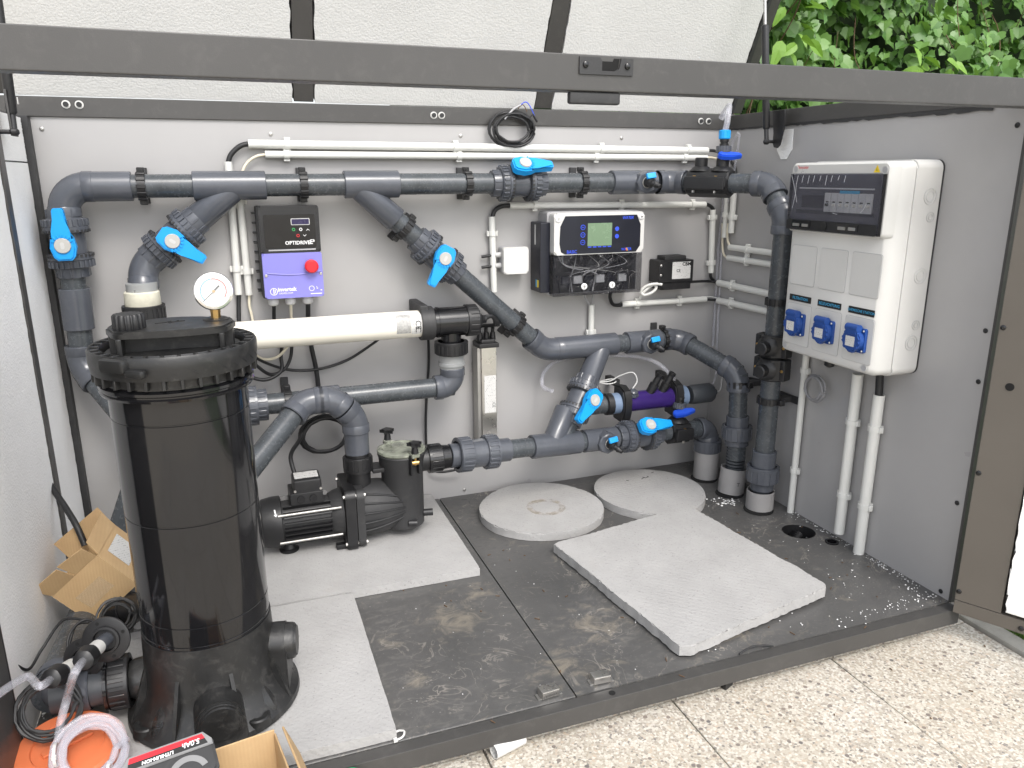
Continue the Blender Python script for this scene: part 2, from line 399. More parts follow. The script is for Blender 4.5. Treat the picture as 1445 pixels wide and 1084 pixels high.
def struct(name, g, m, kind='structure'):
    me = g.mesh(name); me.materials.append(MATS[m]); o = bpy.data.objects.new(name, me); COL.objects.link(o); o['kind'] = kind; return soften(o)
def text(name, body, size, M, m, parent, bold=0, shear=0, align='CENTER', local=False):
    cu = bpy.data.curves.new(name, 'FONT'); cu.body = body; cu.size = size; cu.align_x = align; cu.align_y = 'CENTER'; cu.shear = shear; cu.offset = bold; cu.resolution_u = 2
    t = bpy.data.objects.new('tmp', cu); COL.objects.link(t)
    dg = bpy.context.evaluated_depsgraph_get(); me = bpy.data.meshes.new_from_object(t.evaluated_get(dg)); me.name = name
    bpy.data.objects.remove(t); me.transform(M)
    if not local: me.transform(LOC[root(parent).name].inverted())
    me.materials.clear(); me.materials.append(MATS[m])
    o = bpy.data.objects.new(name, me); COL.objects.link(o); o.parent = parent; return o
def rrect(x0, y0, x1, y1, r, n=5):
    out = []
    for (cx, cy, a0) in ((x1 - r, y1 - r, 0), (x0 + r, y1 - r, pi / 2), (x0 + r, y0 + r, pi), (x1 - r, y0 + r, 1.5 * pi)):
        for k in range(n + 1): a = a0 + pi / 2 * k / n; out.append((cx + r * cos(a), cy + r * sin(a)))
    return out
def circ(cx, cy, r, n=24): return [(cx + r * cos(2 * pi * k / n), cy + r * sin(2 * pi * k / n)) for k in range(n)]
BACK = lambda x, z, y=0.: frame((x, y, z), (1, 0, 0), (0, 0, 1))            # on the back wall, local z = towards viewer
RIGHT = lambda y, z, x=W: frame((x, y, z), (0, -1, 0), (0, 0, 1))           # on the right wall
TR = Matrix.Translation

# ------------------------------------------------------------------ ground: paving slabs, kerb, lawn
g = G(); g.quad([(-40, -40, -.071), (40, -40, -.071), (40, 40, -.071), (-40, 40, -.071)])
ground = struct('ground', g, 'mortar')
TP = .366
g = G(); g.box((0, 0, 0), (TP - .002, TP - .002, .04), bev=.0012, seg=1); tile_me = g.mesh('paving_slab'); tile_me.materials.append(MATS['aggregate'])
for i in range(-4, 3):
    for j in range(-5, 0):
        x = .698 + TP * (i + .5); y = -.545 - .366 * (-(j + 1) + .5)
        if x > 1.80: continue
        o = bpy.data.objects.new('paving_slab', tile_me); COL.objects.link(o); o.parent = ground
        o.location = (x, y, -.08 + random.uniform(-.0012, .0012)); o.rotation_euler = (random.uniform(-.002, .002), random.uniform(-.002, .002), random.choice((0, pi / 2, pi, -pi / 2)))
g = G(); g.box((1.825, -1.2, -.085), (.045, 3.4, .06), bev=.006); struct('kerb', g, 'concrete')
g = G(); g.quad([(1.848, -12, -.066), (14, -12, -.066), (14, 12, -.066), (1.848, 12, -.066)]); struct('lawn', g, 'grass')
g = G()
for k in range(2600):
    x, y = 1.852 + abs(random.gauss(0, .16)), random.uniform(-1.5, -.7); h = random.uniform(.02, .05); a = random.uniform(0, 6.3); dx, dy = .0022 * cos(a), .0022 * sin(a); lx, ly = random.gauss(0, .014), random.gauss(0, .014)
    g.quad([(x - dx, y - dy, -.07), (x + dx, y + dy, -.07), (x + dx * .4 + lx, y + dy * .4 + ly, -.07 + h), (x + lx, y + ly, -.07 + h)])
struct('grass', g, 'grass', 'stuff')

# ------------------------------------------------------------------ cabinet shell
cab = thing('equipment_cabinet', 'open anthracite metal equipment cabinet with grey inner walls and dark dusty floor', 'cabinet', (0, -.47, -.06))
g = G(); g.box((.4345, -.452, -.01), (.868, .914, .02), bev=.0015, seg=1); part('floor_panel', g, 'floor_dark', cab)
# right floor panel with two round openings, cut as a fan of quads round each hole
def holed_sheet(x0, x1, y0, y1, holes, z0, z1, n=32):
    g = G(); bm = g.bm
    cuts = sorted({y0, y1, *[h[1] - h[2] * 1.3 for h in holes], *[h[1] + h[2] * 1.3 for h in holes]})
    for ya, yb in zip(cuts, cuts[1:]):
        hs_ = [h for h in holes if ya - 1e-6 <= h[1] - h[2] and h[1] + h[2] <= yb + 1e-6]
        if not hs_: g.box(((x0 + x1) / 2, (ya + yb) / 2, (z0 + z1) / 2), (x1 - x0, yb - ya, z1 - z0)); continue
        h = hs_[0]; pts = []; X0, X1 = x0, x1; x0, x1 = max(X0, h[0] - (yb - ya) / 2), min(X1, h[0] + (yb - ya) / 2)
        g.box(((X0 + x0) / 2, (ya + yb) / 2, (z0 + z1) / 2), (x0 - X0, yb - ya, z1 - z0))
        if X1 - x1 > 1e-4: g.box(((X1 + x1) / 2, (ya + yb) / 2, (z0 + z1) / 2), (X1 - x1, yb - ya, z1 - z0))
        for k in range(n):
            a = 2 * pi * (k + .5) / n; c_, s_ = cos(a), sin(a)
            t = min((x1 - h[0]) / c_ if c_ > 1e-9 else 9, (x0 - h[0]) / c_ if c_ < -1e-9 else 9, (yb - h[1]) / s_ if s_ > 1e-9 else 9, (ya - h[1]) / s_ if s_ < -1e-9 else 9)
            pts.append((V((h[0] + t * c_, h[1] + t * s_, 0)), V((h[0] + h[2] * c_, h[1] + h[2] * s_, 0))))
        crn = [V((x1, yb, 0)), V((x0, yb, 0)), V((x0, ya, 0)), V((x1, ya, 0))]
        for k in range(n):
            (A, a_), (B, b_) = pts[k], pts[(k + 1) % n]
            mid = [q for q in crn if abs(A.x - B.x) > 1e-5 and abs(A.y - B.y) > 1e-5 and min(abs(q.x - A.x) + abs(q.y - B.y), abs(q.x - B.x) + abs(q.y - A.y)) < 1e-5]
            top = [a_, A] + mid + [B, b_]
            g.quad([(p.x, p.y, z1) for p in top])
            g.quad([(a_.x, a_.y, z1), (b_.x, b_.y, z1), (b_.x, b_.y, z0), (a_.x, a_.y, z0)])
        x0, x1 = X0, X1
    return g
g = holed_sheet(.8705, W, -.909, .005, [(1.67, -.525, .041), (1.705, -.603, .013)], -.02, 0.); part('floor_panel', g, 'floor_dark', cab)
g = G(); g.box((W / 2, -.9235, -.0185), (W, .025, .035), bev=.002); fr = part('front_rail', g, 'anthracite', cab)
g = G(); g.cyl((.932, -.923, -.0008), (.932, -.923, -.0002), .006); part('rail_hole', g, 'sleeve_hole', fr)
for x in (.06, .8, 1.68): g = G(); g.box((x, -.88, -.046), (.09, .05, .028)); part('foot', g, 'anthracite', cab)
g = G(); g.box((W / 2, .0125, .49), (W + .02, .025, 1.02)); bp = part('back_panel', g, 'wall_grey', cab)
g = G(); g.box((W / 2, .02, 1.02), (W + .1, .052, .041), bev=.002); rail = part('top_rail', g, 'anthracite', cab)
for x, z in ((.083, 1.025), (.108, 1.025), (.883, 1.02), (.903, 1.02), (1.652, 1.0205), (1.677, 1.0205)):
    g = G(); g.cyl((x, -.006, z), (x, -.008, z), .0085); wsh = part('washer', g, 'white', rail)
    g = G(); g.cyl((x, -.008, z), (x, -.012, z), .0055, seg=12); part('bolt', g, 'black', rail)
g = G(); g.box((W + .0125, -.455, .49), (.025, .905, 1.024)); sp_ = part('side_panel', g, 'wall_grey', cab)
g = G(); g.box((W + .0125, -.9105, .5), (.029, .006, 1.0)); part('hinge_post', g, 'anthracite', cab)
g = G(); g.box((W + .02, -.45, 1.018), (.05, .88, .036), bev=.002); part('side_rail', g, 'anthracite', cab)
g = G()                                                     # ragged black sealing strip under the side rail
pts = []; yy = -.03
while yy > -.86: pts.append((yy, .998 - .006 * abs(yy) - random.uniform(0, .004))); yy -= random.uniform(.006, .03)
for (a, za), (b_, zb) in zip(pts, pts[1:]): g.quad([(W - .0035, a, 1.002), (W - .0035, b_, 1.002), (W - .0035, b_, zb), (W - .0035, a, za)])
part('seal_strip', g, 'black_matte', cab)
def screw(p, d, r=.0045, m='steel_dull', par=None):
    p = V(p); d = V(d)
    g = G(); g.rev([(0, r), (.0012, r), (.0024, r * .6)], p, d, 14); g.cyl(p + d * .0024, p + d * .0027, r * .45, seg=6); return part('screw', g, m, par)
for q in ((0.03,0,0.975), (0.494,0,0.971), (0.953,0,0.973), (1.408,0,0.973), (1.734,0,0.971), (0.943,0,0.016), (-0.002,0,0.389), (1.721,0,0.598)): screw((q[0], -.0005, q[2]), (0, -1, 0), par=bp)
for q in ((1.741,-0.891,0.962), (1.741,-0.893,0.582), (1.741,-0.909,0.48), (1.741,-0.891,0.219), (1.741,-0.886,0.012)): screw((W - .0005, max(q[1], -.895), q[2]), (-1, 0, 0), .005, 'black', sp_)
g = G(); g.box((.84, -.9175, 1.0125), (1.86, .033, .047), bev=.002); hd = part('header_bar', g, 'anthracite', cab)
# latch keeper on the header
Mh = frame((.882, -.934, 1.0215), (1, 0, 0), (0, 0, 1))
g = G(); g.prism([(-.041, -.011), (.041, -.011), (.041, .011), (.022, .011), (.022, .008), (.019, -.003), (.013, -.006), (-.007, -.006), (-.007, .007), (-.010, .011), (-.041, .011)], 0, .0025, Mh); kp = part('latch_keeper', g, 'black_matte', hd)
g = G(); g.prism([(.0205, .0105), (.018, -.0025), (.0125, -.0055), (-.0065, -.0055), (-.0065, .0065), (.010, .0065), (.012, .0105)], .0003, .0009, Mh); part('keeper_slot', g, 'sleeve_hole', hd)
for sx in (-.032, .032):
    g = G(); g.rev([(0, .0045), (.002, .004), (.003, .002)], Mh @ V((sx, .001, .0025)), (0, -1, 0), 12); part('bolt', g, 'black_gloss', hd)
g = G(); g.box((.869, -.925, .9805), (.078, .012, .016), bev=.003); part('door_stop', g, 'black_matte', hd)
# left wall: white foam boards between dark posts
g = G(); g.box((-.019, -.45, .49), (.02, .93, 1.02)); part('side_panel', g, 'anthracite', cab)
g = G(); g.box((-.0035, -.014, .5), (.03, .026, 1.0), bev=.001); part('corner_post', g, 'black_matte', cab)
def foam_board(ya, yb, za, zb, x0=-.012, x1=0., jag=.0025, n=70, name='foam_board'):
    g = G(); L = []; R_ = []
    for k in range(n + 1):
        z = za + (zb - za) * k / n; L.append((ya + random.uniform(-jag, jag), z)); R_.append((yb + random.uniform(-jag, jag), z))
    g.prism(L + R_[::-1], x0, x1, Matrix(((0, 0, 1, 0), (1, 0, 0, 0), (0, 1, 0, 0), (0, 0, 0, 1)))); return part(name, g, 'eps', cab)
foam_board(-.234, -.034, .0, .905); foam_board(-.234, -.034, .908, .995)
foam_board(-.752, -.274, .0, .995)
g = G(); g.box((-.006, -.254, .5), (.018, .034, 1.0), bev=.001); part('post', g, 'anthracite', cab)
g = G(); g.box((-.003, -.766, .5), (.02, .018, 1.0), bev=.001); part('post', g, 'black_matte', cab)
g = G(); g.box((.0, -.852, .5), (.022, .15, 1.0), bev=.001); part('post', g, 'wall_dark' if 'wall_dark' in MATS else 'anthracite', cab)
# latch catches on the floor edge
for q in ((0.825,-0.898,0), (0.927,-0.895,0)):
    Mq = TR((q[0], q[1] + .008, 0)) @ Matrix.Rotation(random.uniform(-.06, .06), 4, 'Z')
    g = G(); g.box((0, 0, .0085), (.034, .022, .014), Mq, bev=.002); ct = part('catch', g, 'steel', cab)
    g = G(); g.box((0, 0, .0012), (.046, .016, .0024), Mq, bev=.0006); part('catch_plate', g, 'steel_dull', cab)

# ------------------------------------------------------------------ lid, leaning towards the viewer
LU = V((0, -.447, .894)); LN = V((0, -.894, -.447))
ML = Matrix(((1, LU.x, LN.x, 0), (0, LU.y, LN.y, .006), (0, LU.z, LN.z, 1.037), (0, 0, 0, 1)))
g = G(); g.box((.875, .47, -.045), (1.84, .94, .012), ML); lid = part('lid', g, 'anthracite', cab, label='raised lid lined with white foam boards between dark ribs')
ribs = [(-.045, -.015), (.552, .597), (1.155, 1.199), (1.752, 1.792)]
for a, b_ in ribs:
    g = G(); g.box(((a + b_) / 2, .472, -.018), (b_ - a, .93, .036), ML, bev=.0015); part('rib', g, 'anthracite', lid)
for (a, b_), (c_, d_) in zip(ribs, ribs[1:]):
    g = G(); n = 60; A = []; B = []
    for k in range(n + 1):
        y = .006 + .92 * k / n; A.append((b_ + .002 + random.uniform(0, .003), y)); B.append((c_ - .002 - random.uniform(0, .003), y))
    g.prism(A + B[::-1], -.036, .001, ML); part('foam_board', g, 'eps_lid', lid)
g = G()
A = [(1.7525, .004)]; k = .004
while k < .93: k += random.uniform(.004, .009); A.append((1.7525 - random.uniform(-.001, .004), k))
A += [(1.762, .93), (1.762, .004)]
g.prism(A, .0005, .003, ML); part('seal_strip', g, 'black_matte', lid)

# gas springs
def gas_spring(label, x, p0, p1, s):
    p0, p1 = V((x, *p0)), V((x, *p1)); d = (p1 - p0).normalized()
    T = thing('gas_spring', label, 'gas spring', p0, group='gas springs of the lid')
    g = G(); g.cyl(p0, p0 + d * .035, .0055); g.rev([(0, .006), (.004, .009), (.25, .009), (.253, .006)], p0 + d * .03, d, 20); part('cylinder', g, 'black', T)
    g = G(); g.cyl(p0 + d * .28, p1, .004); part('rod', g, 'steel_dull', T)
    g = G(); g.rev([(-.008, .003), (-.004, .0075), (.004, .0075), (.008, .003)], p0, (1, 0, 0), 14); g.cyl(p0, p0 + V((s * .03, 0, 0)), .004); part('ball_joint', g, 'black', T)
    return T
gs = gas_spring('black gas spring rising past the hedge at the lid\'s right edge', 1.69, (-.25, .957), (-.184, 1.41), 1)
g = G(); g.prism([(-.024, .075), (.022, .075), (.024, .03), (.014, -.008), (.004, -.016), (-.008, -.014), (-.014, -.004), (-.014, .02)], 0, .004, RIGHT(-.262, .957, W - .026)); part('bracket', g, 'black', gs)
g = G(); g.prism([(-.026, .03), (.026, .03), (.028, -.02), (.01, -.043), (-.012, -.043), (-.03, -.02)], .0005, .002, RIGHT(-.262, .957)); part('bare_patch', g, 'eps_crumb', gs)
gl = gas_spring('black gas spring in the upper left corner of the cabinet', .028, (-.25, .957), (-.184, 1.41), -1)
g = G(); g.box((.024, -.232, .99), (.004, .045, .08), bev=.001); part('bracket', g, 'anthracite', gl)
g = G(); g.box((.0392, -.2385, 1.012), (.001, .006, .012)); part('sticker', g, 'white', gl)

# ------------------------------------------------------------------ right door, swung open
MD = frame((1.712, -.941, 0), (.47, -.883, 0), (0, 0, 1))
g = G(); g.box((.4, .5, -.03), (.8, .996, .004), MD); dr = part('door', g, 'anthracite', cab, label='open door with brown-grey stile and torn white foam lining')
mat('stile', (.108, .096, .082), .3, var=.04, vs=4, bs=700, bst=.05)
g = G(); g.box((.0415, .513, -.014), (.083, .966, .03), MD, bev=.0015); st = part('stile', g, 'stile', dr)
g = G(); g.box((.42, .0145, -.014), (.84, .029, .028), MD, bev=.0015); part('bottom_rail', g, 'stile', dr)
g = G(); n = 50; A = []; B = []
for k in range(n + 1): z = .036 + .95 * k / n; A.append((.086 + random.uniform(-.001, .0035) + (.004 if k < 2 else 0), z)); B.append((.8, z))
g.prism(A + B[::-1], -.026, .004, MD, bev=.003); part('foam_board', g, 'eps', dr)
g = G(); g.cyl(MD @ V((.033, .49, .0012)), MD @ V((.033, .49, .002)), .0075); part('bore', g, 'sleeve_hole', dr)
for q in ((.006, .05), (.006, .31), (.007, .6), (.12, .012)):
    screw(MD @ V((*q, .001)), MD.to_3x3() @ V((0, 0, 1)), .005, 'black_gloss', dr)

# ------------------------------------------------------------------ pipework
RP, RS = .025, .0312
def pipe_run(label, at): return thing('pipe_run', label, 'pipe', at, group='grey pipework')
def PP(T, a, b_, r=RP, m='pipe', name='pipe'):
    g = G(); g.cyl(a, b_, r, seg=32); return part(name, g, m, T)
def SK(T, a, b_, r=RS, m='fitting', name='coupling'):
    a, b_ = V(a), V(b_); L = (b_ - a).length
    g = G(); g.rev([(0, RP * .98), (0, r - .0012), (.0015, r), (L - .0015, r), (L, r - .0012), (L, RP * .98)], a, b_ - a, 32, cap=False); return part(name, g, m, T)
def EL(T, a, c_, b_, L=.05, r=RS, bend=.036, name='elbow', m='fitting'):
    a, c_, b_ = V(a), V(c_), V(b_); u = (a - c_).normalized(); v = (b_ - c_).normalized()
    g = G(); p0, p1 = c_ + u * L, c_ + v * L
    g.tube(fillet([p0, c_, p1], bend, 10), r * .985, 32)
    for q, d in ((p0, u), (p1, v)): g.rev([(-.022, r * .985), (-.02, r + .0008), (-.002, r + .0008), (0, r - .001), (0, RP * .98)], q, d, 32, cap=False)
    return part(name, g, m, T), p0, p1
def TEE(T, a, b_, c_, d_, m='fitting'):
    a, b_, c_, d_ = map(V, (a, b_, c_, d_)); L = (b_ - a).length; l2 = (d_ - c_).length
    g = G(); g.rev([(0, RP * .98), (0, RS - .001), (.0015, RS + .0006), (L - .0015, RS + .0006), (L, RS - .001), (L, RP * .98)], a, b_ - a, 32, cap=False)
    g.rev([(0, RS * .9), (l2 - .0015, RS), (l2, RS - .001), (l2, RP * .98)], c_, d_ - c_, 32, cap=False)
    return part('tee', g, m, T)
def NUT(T, a, b_, r=.043, teeth=16, m='fitting', name='union_nut', r0=None):
    a, b_ = V(a), V(b_); L = (b_ - a).length; F = along(a, b_ - a); g = G()
    g.rev([(0, r * .8), (0, r * .93), (.002, r * .96), (L - .002, r * .96), (L, r * .93), (L, r * .8)], a, b_ - a, 40, cap=False)
    g.ring(a + (b_ - a) * .02, a + (b_ - a) * .2, r, r * .9, 40)
    for k in range(teeth):
        M = F @ Matrix.Rotation(2 * pi * k / teeth, 4, 'X')
        g.box((L * .55, 0, r * .955), (L * .8, 2 * pi * r / teeth * .5, r * .09), M, bev=.0008, seg=1)
    return part(name, g, m, T)
# ball valve with union nuts and a blue lever: local x = pipe, local z = stem
VALVE = {}
def valve_meshes():
    g = G(); g.rev([(-.036, .030), (-.034, .0345), (.034, .0345), (.036, .030)], (0, 0, 0), (1, 0, 0), 36); g.cyl((0, 0, .02), (0, 0, .058), .015); VALVE['body'] = g.mesh('body')
    for nm, s in (('a', -1), ('b', 1)):
        g = G(); x0 = s * .022; x1 = s * .052
        g.rev([(0, .034), (0, .0415), (.0018, .0445), (.012, .0445), (.0135, .0425), (.028, .0415), (.03, .039), (.03, .03)], (x0, 0, 0), (s, 0, 0), 48, cap=False)
        for k in range(24):
            M = Matrix.Rotation(2 * pi * k / 24, 4, 'X'); g.box((x0 + s * .021, 0, .0428), (.014, .0048, .0048), M, bev=.0006, seg=1)
        VALVE['nut' + nm] = g.mesh('union_nut')
        g = G()
        for k in range(30):
            a = 2 * pi * k / 30; g.cyl((x0 - s * .0008, .0386 * cos(a), .0386 * sin(a)), (x0 + s * .001, .0386 * cos(a), .0386 * sin(a)), .003, seg=8)
            M = Matrix.Rotation(a, 4, 'X'); g.box((x0 + s * .0035, 0, .0446), (.006, .0048, .0022), M)
        VALVE['dots' + nm] = g.mesh('lock_slots')
        g = G(); g.rev([(0, .0295), (0, .0325), (.002, .0335), (.02, .0315), (.022, .031), (.022, .0255)], (s * .05, 0, 0), (s, 0, 0), 32, cap=False)
        for k in range(10):
            M = Matrix.Rotation(2 * pi * k / 10, 4, 'X'); g.box((s * .061, 0, .0325), (.02, .004, .003), M, bev=.0008, seg=1)
        VALVE['end' + nm] = g.mesh('end_socket')
    g = G(); g.prism([(-.031, -.0125), (-.024, -.0195), (-.004, -.0245), (.014, -.021), (.028, -.0135), (.070, -.0105), (.0745, -.008), (.0745, .008), (.070, .0105), (.028, .0135), (.014, .021), (-.004, .0245), (-.024, .0195), (-.031, .0125)], .052, .071, bev=.0035)
    for k in range(-3, 4):
        a = k * .36; g.box((.0195, 0, .0722), (.0065, .0034, .0024), Matrix.Rotation(a, 4, 'Z'), bev=.0006, seg=1)
    VALVE['handle'] = g.mesh('handle')
    g = G(); g.rev([(.070, .0155), (.0735, .0155), (.0748, .0145), (.0748, .0001)], (0, 0, 0), (0, 0, 1), 28); VALVE['cap'] = g.mesh('handle_cap')
    g = G(); g.prism(rrect(-.007, -.0035, .007, .0035, .0034), .0748, .0752); VALVE['emb'] = g.mesh('cap_emblem')
    for k, m in (('body', 'fitting'), ('nuta', 'fitting'), ('nutb', 'fitting'), ('dotsa', 'black_matte'), ('dotsb', 'black_matte'), ('enda', 'fitting'), ('endb', 'fitting'), ('handle', 'blue'), ('cap', 'cap_grey'), ('emb', 'clip_grey')): VALVE[k].materials.append(MATS[m])
valve_meshes()
def ball_valve(label, p, axis, stem, turn=0.):
    M = along(p, axis, stem); T = thing('ball_valve', label, 'valve', M=M, group='ball valves with bright blue levers')
    def add(nm, key, par, rot=0.):
        o = bpy.data.objects.new(nm, VALVE[key]); COL.objects.link(o); o.parent = par; o.rotation_euler = (0, 0, rot); return soften(o)
    add('body', 'body', T)
    for s in 'ab':
        n_ = add('union_nut', 'nut' + s, T); add('lock_slots', 'dots' + s, n_); add('end_socket', 'end' + s, T)
    h = add('handle', 'handle', T, turn); add('handle_cap', 'cap', h); add('cap_emblem', 'emb', h)
    return T
# black pipe clamp: local x = pipe, local z = away from the wall, wall at z = -h
def clamp(label, p, axis, out, h, arm=None):
    M = along(p, axis, out); T = thing('pipe_clamp', label, 'pipe clamp', M=M, group='black pipe clamps'); wd = .0155
    g = G(); n = 30; rs = []
    g.ring((-wd / 2, 0, 0), (wd / 2, 0, 0), .0295, .0245, 32)
    for k in range(5):
        Mk = Matrix.Rotation(-1.1 + .55 * k, 4, 'X'); g.box((0, 0, .0298), (wd + .003, .0085, .004), Mk, bev=.001, seg=1)
    part('strap', g, 'black', T, local=True)
    g = G()
    g.box((0, 0, -h / 2 - .014), (wd * .9, .034, h - .028), bev=.001, seg=1)
    g.box((0, 0, -h + .004), (wd + .003, .078, .008), bev=.001, seg=1)
    part('base', g, 'black_matte', T, local=True)
    for s in (-1, 1):
        g = G(); g.box((0, s * .0335, -.012), (wd, .012, .016), bev=.0015, seg=1); g.cyl((0, s * .0335, -.004), (0, s * .0335, -.001), .0032, seg=10); part('lug', g, 'black', T, local=True)
    return T
def sample_cock(T, p, axis, out, flip=1):
    """octagonal boss with a small black cock and blue tab, on a pipe"""
    F = frame(p, V(axis), V(out).cross(V(axis)))                     # local z = out
    g = G(); g.rev([(.012, .031), (.04, .029), (.043, .026)], F @ V((0, 0, 0)), out, 8); bs = part('tapping_boss', g, 'fitting', T)
    g = G(); g.ring(F @ V((0, 0, .042)), F @ V((0, 0, .044)), .015, .012, 20); part('gasket', g, 'cap_grey', bs)
    o = V(out).normalized(); side = (o + V((0, 0, -.35)) + V(axis) * .5).normalized(); q0 = F @ V((0, 0, .04)); q1 = q0 + o * .016
    g = G(); g.cyl(q0, q1, .0135); g.rev([(0, .012), (.012, .012), (.014, .008), (.022, .007), (.024, .009), (.03, .0065), (.038, .005)], q1 - side * .004, side, 16); g.rev([(0, .012), (.012, .012)], q1 - V((0, 0, .004)), (0, 0, 1), 14)
    ck = part('cock', g, 'black', T)
    g = G(); g.cyl(q1 + side * .03, q1 + side * .0345, .0033, seg=10); part('outlet', g, 'sleeve_hole', ck)
    g = G(); g.box((0, .0, 0), (.026, .009, .015), TR(q1 + V((0, 0, .017)) + o * .004) @ Matrix.Rotation(math.atan2(axis[1], axis[0]), 4, 'Z') @ Matrix.Rotation(-.12, 4, 'Y') @ Matrix.Rotation(-.35, 4, 'X'), bev=.002); part('tab', g, 'blue', T)
def saddle(T, p, axis, L, n, upv=(0, 0, 1), stubs=(0,)):
    F = along(p, axis, upv); g = G()
    g.rev([(-L / 2, .034), (-L / 2 + .003, .0375), (L / 2 - .003, .0375), (L / 2, .034)], F @ V((0, 0, 0)), axis, 8)
    g.box((0, 0, 0), (L, .084, .022), F, bev=.003)
    for s in (-1, 1): g.box((0, s * .036, 0), (L * .96, .018, .034), F, bev=.004)
    sd_ = part('saddle', g, 'black', T)
    for sx in stubs:
        g = G(); g.rev([(.03, .03), (.04, .022), (.042, .0165), (.062, .0165), (.064, .014)], F @ V((sx, 0, 0)), F.to_3x3() @ V((0, 0, 1)), 20); part('stub', g, 'black', sd_)
        for s in (-1, 1):
            for zz, dz in ((.0125, 1), (-.019, -1)):
                g = G(); g.cyl(F @ V((sx, s * .037, zz)), F @ V((sx, s * .037, zz + dz * .006)), .0042, seg=6); part('bolt', g, 'brass' if dz > 0 else 'steel', sd_)
    return sd_

YP, ZT = -.065, .857
X = V((1, 0, 0)); Z = V((0, 0, 1)); OUT = V((0, -1, 0))
def pt(x, z, y=YP): return V((x, y, z))
# --- top line, left of the ball valve
T = pipe_run('long grey top pipe from left corner elbow to the middle valve, with two slanted branches', pt(.06, ZT))
EL(T, pt(.2, ZT), pt(.06, ZT), pt(.06, .7), L=.062, bend=.05)
SK(T, pt(.118, ZT), pt(.195, ZT)); PP(T, pt(.19, ZT), pt(.32, ZT)); 
t1 = pt(.345, ZT); D1 = V((-.78, 0, -.625)).normalized(); j1 = pt(.385, ZT)
TEE(T, pt(.316, ZT), pt(.470, ZT), pt(.408, ZT), pt(.408, ZT) + D1 * .115)
D1o = pt(.408, ZT)
PP(T, pt(.46, ZT), pt(.665, ZT))
D2 = V((.742, 0, -.67)).normalized(); D2o = pt(.665, ZT + .01)
TEE(T, pt(.645, ZT), pt(.775, ZT), pt(.672, ZT), pt(.672, ZT) + D2 * .125)
PP(T, pt(.77, ZT), pt(1.025, ZT))
v1 = pt(1.083, ZT)
ball_valve('blue-levered ball valve on the top pipe, above the white junction box', v1, X, (0, -.72, .69), 0.)
# --- top line, right part and drop to the floor
T = pipe_run('grey pipe from top valve through right corner down behind the distribution box', pt(1.14, ZT))
PP(T, pt(1.13, ZT), pt(1.35, ZT))
SK(T, pt(1.345, ZT), pt(1.475, ZT)); sample_cock(T, pt(1.432, ZT), X, OUT)
VD = V((1.671, -.369, 0)); bnd = pt(1.53, ZT); crn_ = V((1.671, -.30, ZT - .004))
dd = (crn_ - bnd).normalized()
EL(T, pt(1.4, ZT), bnd, crn_, L=.045, bend=.06)
vt = V((1.671, -.369, .775))
PP(T, bnd + dd * .03, crn_)
sd_mid = bnd + dd * .115
saddle(T, sd_mid, dd, .118, 2, stubs=(-.030, .030))
EL(T, bnd, crn_, vt, L=.042, bend=.05); PP(T, crn_, vt); EL(T, crn_, vt, VD + Z * .5, L=.042, bend=.05)
PP(T, VD + Z * .76, VD + Z * .09)
saddle(T, VD + Z * .452, (0, 0, 1), .058, 1, (-.93, -.36, 0)); saddle(T, VD + Z * .392, (0, 0, 1), .058, 1, (-.93, -.36, 0))
SK(T, VD + Z * .165, VD + Z * .12, .0315); NUT(T, VD + Z * .122, VD + Z * .078, .0425, 8); SK(T, VD + Z * .08, VD + Z * .055, .031); PP(T, VD + Z * .06, VD + Z * .0, .024, 'fitting_dark', 'hose_tail')
# --- left drop
lv = pt(.058, .741)
ball_valve('blue-levered ball valve on the left drop pipe beside the foam wall', lv, (.02, 0, -1), (0, -1, 0), pi)
T = pipe_run('grey pipe dropping along the left wall and turning behind the black filter', pt(.056, .66))
PP(T, pt(.057, .70), pt(.052, .5)); SK(T, pt(.0555, .645), pt(.054, .555))
lc = V((.05, -.065, .47)); le_ = V((.16, -.18, .33))
EL(T, pt(.052, .6), lc, le_, L=.05, bend=.06); PP(T, lc, le_)
# --- left branch into the uv lamp
d1v = D1o + D1 * .182
ball_valve('blue-levered ball valve on the slanted branch above the pressure gauge', d1v, -D1, (.05, -1, .05), pi + .75 - 1.62 + 2.7)
T = pipe_run('short grey elbow from slanted valve down into the lamp\'s cream upper union', pt(.19, .62))
e1 = D1o + D1 * .272; e1b = V((.191, -.094, .6))
PP(T, d1v + D1 * .06, e1, RP); EL(T, d1v, e1, e1b, L=.05, bend=.06)
# --- second branch: valve, long slant, lower line, right drop
d2v = pt(.672, ZT) + D2 * .262
PPT = pipe_run('grey stub between the middle tee and the slanted valve', pt(.74, .79))
PP(PPT, pt(.672, ZT) + D2 * .115, pt(.672, ZT) + D2 * .215)
ball_valve('blue-levered ball valve on the long slanted pipe beside the junction box', d2v, D2, (0, -1, .03), 1.62 + .35 + 2.97)
T = pipe_run('long slanted grey pipe turning into the middle run and dropping at the right corner', pt(1.16, .42))
zl = .418; c2 = pt(1.158, zl)
PP(T, d2v + D2 * .05, c2); EL(T, d2v, c2, pt(1.4, zl), L=.055, bend=.07)
PP(T, pt(1.2, zl), pt(1.56, zl)); D3 = None
b3 = V((1.165, -.168, .182)); a3 = pt(1.335, zl); D3 = (b3 - a3).normalized()
TEE(T, pt(1.208, zl), pt(1.375, zl), a3, a3 + D3 * .13)
SK(T, pt(1.408, zl), pt(1.515, zl)); sample_cock(T, pt(1.468, zl), X, OUT)
c4 = pt(1.578, zl); c5 = V((1.671, -.235, .345)); c6 = V((1.671, -.252, .1))
